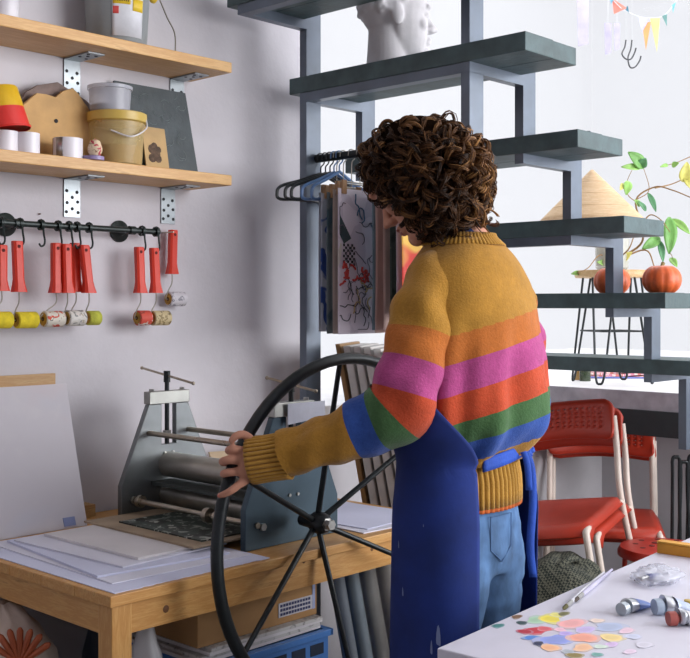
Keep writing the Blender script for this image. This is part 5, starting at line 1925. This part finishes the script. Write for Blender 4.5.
# ---- head, neck, hands: one continuous body
YAW, PIT, HS = math.radians(24), math.radians(41), .91
hdir = (-R3 * math.cos(YAW) + F3 * math.sin(YAW)).normalized()
fx = (hdir * math.cos(PIT) - Z3 * math.sin(PIT)).normalized()
up = (hdir * math.sin(PIT) + Z3 * math.cos(PIT)).normalized()
lf = up.cross(fx)
HC = C(413, 178, 1.975)
HM = Matrix(((fx.x, lf.x, up.x, HC.x), (fx.y, lf.y, up.y, HC.y), (fx.z, lf.z, up.z, HC.z), (0, 0, 0, 1))) @ Matrix.Scale(HS, 4)
mb = MB()
mb.M = HM
head_shapes(mb)
mb.M = None
neck = catmull([HM @ V((-.022, 0, -.03)), C(448, 212, 1.985), C(458, 236, 2.0), C(464, 275, 2.0)], 6)
mb.tube(neck, [.05 + .012 * max(0, (i - 9) / 9) for i in range(len(neck))], 20)
rg = []
for py, px, a, b in ((252, 464, .055, .048), (275, 467, .10, .06), (330, 470, .11, .065), (420, 470, .10, .07), (470, 463, .10, .07), (520, 464, .105, .07), (560, 464, .09, .06)):
    rg.append([ringpt(CX(px, DP, zpx(py)), a, b, 2 * PI * k / 28) for k in range(28)])
mb.loft(rg)
for s in (1, -1):
    for (z0, z1, r0, r1) in ((.80, .45, .05, .042), (.45, .06, .042, .032)):
        c0 = V((feet.x, feet.y, z0)) + BL * (s * .078) + BF * (.012 if z0 < .5 else 0)
        c1 = V((feet.x, feet.y, z1)) + BL * (s * .08) + BF * (.012 if z1 > .3 else -.03)
        mb.tube([c0, c0.lerp(c1, .5), c1], [r0, r0 * .97, r1], 16)
mb.tube(catmull([C(455, 282, 1.96), C(436, 292, 1.935), C(420, 345, 1.885), C(400, 410, 1.868), C(340, 436, 1.89), C(280, 456, 1.92), C(254, 461, 1.93)], 5), .027, 14)
mb.tube(catmull([C(482, 285, 2.04), C(505, 305, 2.09), C(518, 370, 2.13), C(517, 402, 2.16), C(490, 412, 2.29), C(470, 414, 2.37)], 5), .027, 14)
# right hand (resting in front of her, hidden from the photograph's viewpoint)
rh = C(464, 414, 2.40)
mb.ell(rh, (.03, .04, .02))
for i in range(4):
    o_ = BL * (.008 - .0) + BF * .03 + Z3 * (.018 - .013 * i)
    mb.tube([rh + Z3 * (.018 - .013 * i), rh + BF * .045 + Z3 * (.018 - .013 * i), rh + BF * .065 + BL * .02 + Z3 * (.016 - .013 * i)], [.0085, .008, .0065], 8)
mb.tube([rh - BF * .01, rh + BL * .03 + BF * .01 + Z3 * .015, rh + BL * .035 + BF * .035 + Z3 * .015], [.01, .009, .007], 8)
# left hand closed round the wheel rim
DH = 1.922
palm = [(259, 461, DH + .008, .021, .029), (252, 461, DH + .003, .017, .034), (247, 463, DH, .0135, .034), (243, 464, DH - .002, .011, .031), (241, 464, DH - .001, .008, .027)]
rg = []
for px, py, d_, rt_, rz_ in palm:
    c = C(px, py, d_)
    rg.append([c + F3 * (math.cos(2 * PI * k / 20) * rt_) + (Z3 * .99 + R3 * .08) * (math.sin(2 * PI * k / 20) * rz_) for k in range(20)])
mb.loft(rg)


def finger(pts, rs_):
    P_ = catmull([C(*q_) for q_ in pts], 4)
    n_ = len(P_)
    rr_ = [x.x for x in catmull([V((r, 0, 0)) for r in rs_], 4)]
    mb.tube(P_, rr_, 12)
    mb.ell(P_[-1], (rr_[-1],) * 3, n=10, m=6)
    mb.ell(P_[0], (rr_[0],) * 3, n=10, m=6)


finger([(244, 451, DH), (236, 449.5, DH - .006), (231, 449.5, DH - .002), (228.5, 450.5, DH + .02), (231, 452, DH + .043), (238, 454, DH + .05)], [.0082, .0077, .0076, .0072, .0066, .0058])
finger([(243, 461, DH - .002), (233, 460, DH - .008), (225, 460.5, DH - .002), (222.5, 462, DH + .022), (227, 463, DH + .045), (235, 464, DH + .052)], [.0084, .0079, .0078, .0073, .0068, .006])
finger([(243, 471, DH), (233, 472, DH - .006), (226, 473, DH - .002), (223.5, 474, DH + .02), (228, 475, DH + .042), (235, 475, DH + .05)], [.0082, .0077, .0075, .007, .0065, .0056])
finger([(246, 480, DH + .002), (240, 484, DH - .004), (232, 490, DH - .008), (226, 493.5, DH - .006), (220, 495.5, DH + .0)], [.0086, .0076, .0072, .0066, .0056])
finger([(256, 449, DH + .012), (250, 439, DH + .008), (243, 434.5, DH + .002), (236, 436, DH - .002), (231.5, 440.5, DH - .002)], [.010, .0084, .0078, .0072, .006])
skin = attr_ramp('skin', 'none', [(0, '#c08b74'), (1, '#c08b74')], .55, 'LINEAR', var=.06)
body = mb.build('body', skin, per, remesh=.0029, relax=2)
# face details
mb = MB(); mb.M = HM
for s in (-1, 1):
    pts = [V((.080, s * .016, -.004)), V((.083, s * .026, -.008)), V((.079, s * .036, -.006)), V((.073, s * .041, -.003))]
    mb.tube(catmull(pts, 4), .0014, 6)
mb.build('eyelashes', mat('lash', '#2a1d18', .8), body)
mb = MB(); mb.M = HM
for s in (-1, 1):
    mb.tube(catmull([V((.087, s * .014, .021)), V((.0875, s * .028, .027)), V((.078, s * .043, .023))], 4), [.002] * 3 + [.0032] * 4 + [.0015] * 2, 6)
mb.build('eyebrows', mat('brow', '#3a2a20', .9), body)
mb = MB(); mb.M = HM
mb.ell((.0885, 0, -.0605), (.0062, .018, .0045)).ell((.0868, 0, -.0705), (.0062, .016, .005))
mb.build('lips', mat('lips', '#a8665c', .5), body)
for nm_, (px, py, d_) in (('index', (240, 455.5, DH + .056)),):
    pass
q_ = C(219.2, 495.6, DH - .004)
MB().ell(q_, (.004, .003, .0035)).build('fingernail', mat('nail', '#b56a5c', .35), body)

# ---- hair
rnd = random.Random(21)
HV = C(430, 178, 1.985)
RR, RF, RZ = .108, .104, .110
HINV = HM.inverted()


def low_edge(px):
    """lower outline of the hair on the side towards the light"""
    E = [(350, 178), (364, 190), (375, 200), (392, 206), (408, 214), (425, 230), (440, 243), (465, 245), (485, 238), (500, 225)]
    for a, b in zip(E, E[1:]):
        if a[0] <= px <= b[0]:
            return a[1] + (b[1] - a[1]) * (px - a[0]) / (b[0] - a[0])
    return 178 if px < 350 else 225


def to_px(p):
    d = p.x * FW.x + p.y * FW.y
    return PPX + FPX * (p.x * RT.x + p.y * RT.y) / d, HOR - FPX * (p.z - H) / d


def hair_ok(p):
    a, b = to_px(p)
    if b > low_edge(a):
        return False
    q = HINV @ p
    return not (q.x > .05 and q.z < .028 and abs(q.y) < .06)


def hair_pt(d, k=1.0):
    return HV + R3 * (d.x * RR * k) + F3 * (d.y * RF * k) + Z3 * (d.z * RZ * k)


def cap_fn(u, v):
    th = u * PI
    ph = v * 2 * PI
    d = V((math.sin(th) * math.cos(ph), math.sin(th) * math.sin(ph), math.cos(th)))
    k = .86 + .04 * noise.noise(d * 4) + .05 * noise.noise(d * 9)
    p = hair_pt(d, k)
    n = 0
    while not hair_ok(p) and n < 14:
        p = p.lerp(HV + Z3 * .02 + R3 * .02, .12)
        n += 1
    return p


capm = MB()
capm.grid(cap_fn, 44, 80)
SK = HM @ V((-.018, 0, .022))


def skull_cap(u, v):
    th, ph = u * PI, v * 2 * PI
    d = V((math.sin(th) * math.cos(ph), math.sin(th) * math.sin(ph), math.cos(th)))
    e = V((d.x * .099, d.y * .077, d.z * .089)) * (1.02 + .03 * noise.noise(d * 8))
    p = HM @ (V((-.018, 0, .022)) + e)
    n = 0
    while not hair_ok(p) and n < 14:
        p = p.lerp(SK + R3 * .02, .12)
        n += 1
    return p


capm.grid(skull_cap, 40, 70)
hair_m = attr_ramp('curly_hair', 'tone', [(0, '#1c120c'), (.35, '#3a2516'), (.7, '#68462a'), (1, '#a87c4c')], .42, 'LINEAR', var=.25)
hair = capm.build('hair', mat('hair_under', '#1a110b', 1.0, bmp=.5, spec=0), per, angle=180)

cm = MB()
cnt = tries = 0
while cnt < 620 and tries < 12000:
    tries += 1
    front = tries % 4 == 0          # every fourth lock grows from the crown and fringe
    HV, RR, RF, RZ = (C(409, 163, 1.975), .087, .084, .087) if front else (C(430, 178, 1.985), .108, .104, .110)
    th = math.acos(rnd.uniform(-1, 1)); ph = rnd.uniform(0, 2 * PI)
    d = V((math.sin(th) * math.cos(ph), math.sin(th) * math.sin(ph), math.cos(th)))
    if d.y > .55 or (front and (d.x > .35 or d.z < -.35)):
        continue
    p = hair_pt(d, rnd.uniform(.84, .98))
    if not hair_ok(p):
        continue
    cnt += 1
    L = rnd.uniform(.05, .095)
    cr = rnd.uniform(.006, .013)
    turns = rnd.uniform(1.0, 2.3)
    a0 = rnd.uniform(0, 6.28)
    sg = rnd.choice((-1, 1))
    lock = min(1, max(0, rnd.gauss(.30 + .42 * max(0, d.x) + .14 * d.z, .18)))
    tdir = V((.25 + rnd.uniform(-.5, .5), rnd.uniform(-.4, .4), -.9 + rnd.uniform(-.3, .5)))
    NP = 22
    spine = []
    pos_ = V((d.x * RR, d.y * RF, d.z * RZ)) * rnd.uniform(.84, .95)
    nn0 = None
    for i in range(NP):
        k_ = math.sqrt((pos_.x / RR) ** 2 + (pos_.y / RF) ** 2 + (pos_.z / RZ) ** 2)
        nn = V((pos_.x / RR ** 2, pos_.y / RF ** 2, pos_.z / RZ ** 2)).normalized()
        td = (tdir - nn * tdir.dot(nn) * .85).normalized()
        spine.append((pos_.copy(), nn, td))
        pos_ = pos_ + td * (L / NP) + nn * (.0006 if k_ < 1.0 else -.0012)
    strands = []
    for s_i in range(9):
        oa, orr = rnd.uniform(0, 6.28), rnd.uniform(.0006, .0042)
        tone = min(1, max(0, lock + rnd.uniform(-.22, .22)))
        pts, rs_ = [], []
        for i, (q, nn, td) in enumerate(spine):
            f = i / (NP - 1)
            bn_ = td.cross(nn).normalized()
            an = a0 + sg * turns * 2 * PI * f
            rad_ = cr * min(1, f * 2.5 + .25) * (1 + .25 * f)
            o_ = (nn * math.cos(an) + bn_ * math.sin(an)) * rad_ + (nn * math.cos(oa + f) + bn_ * math.sin(oa + f)) * orr + td * (orr * math.sin(oa * 3))
            w_ = q + o_
            pts.append(HV + R3 * w_.x + F3 * w_.y + Z3 * w_.z)
            rs_.append(.00115 * (1 - .55 * f ** 2))
        n_ = NP
        while n_ > 6 and not hair_ok(pts[n_ - 1] + Z3 * .012):
            n_ -= 1
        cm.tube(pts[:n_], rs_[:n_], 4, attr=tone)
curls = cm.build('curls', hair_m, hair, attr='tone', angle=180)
curls['kind'] = 'stuff'
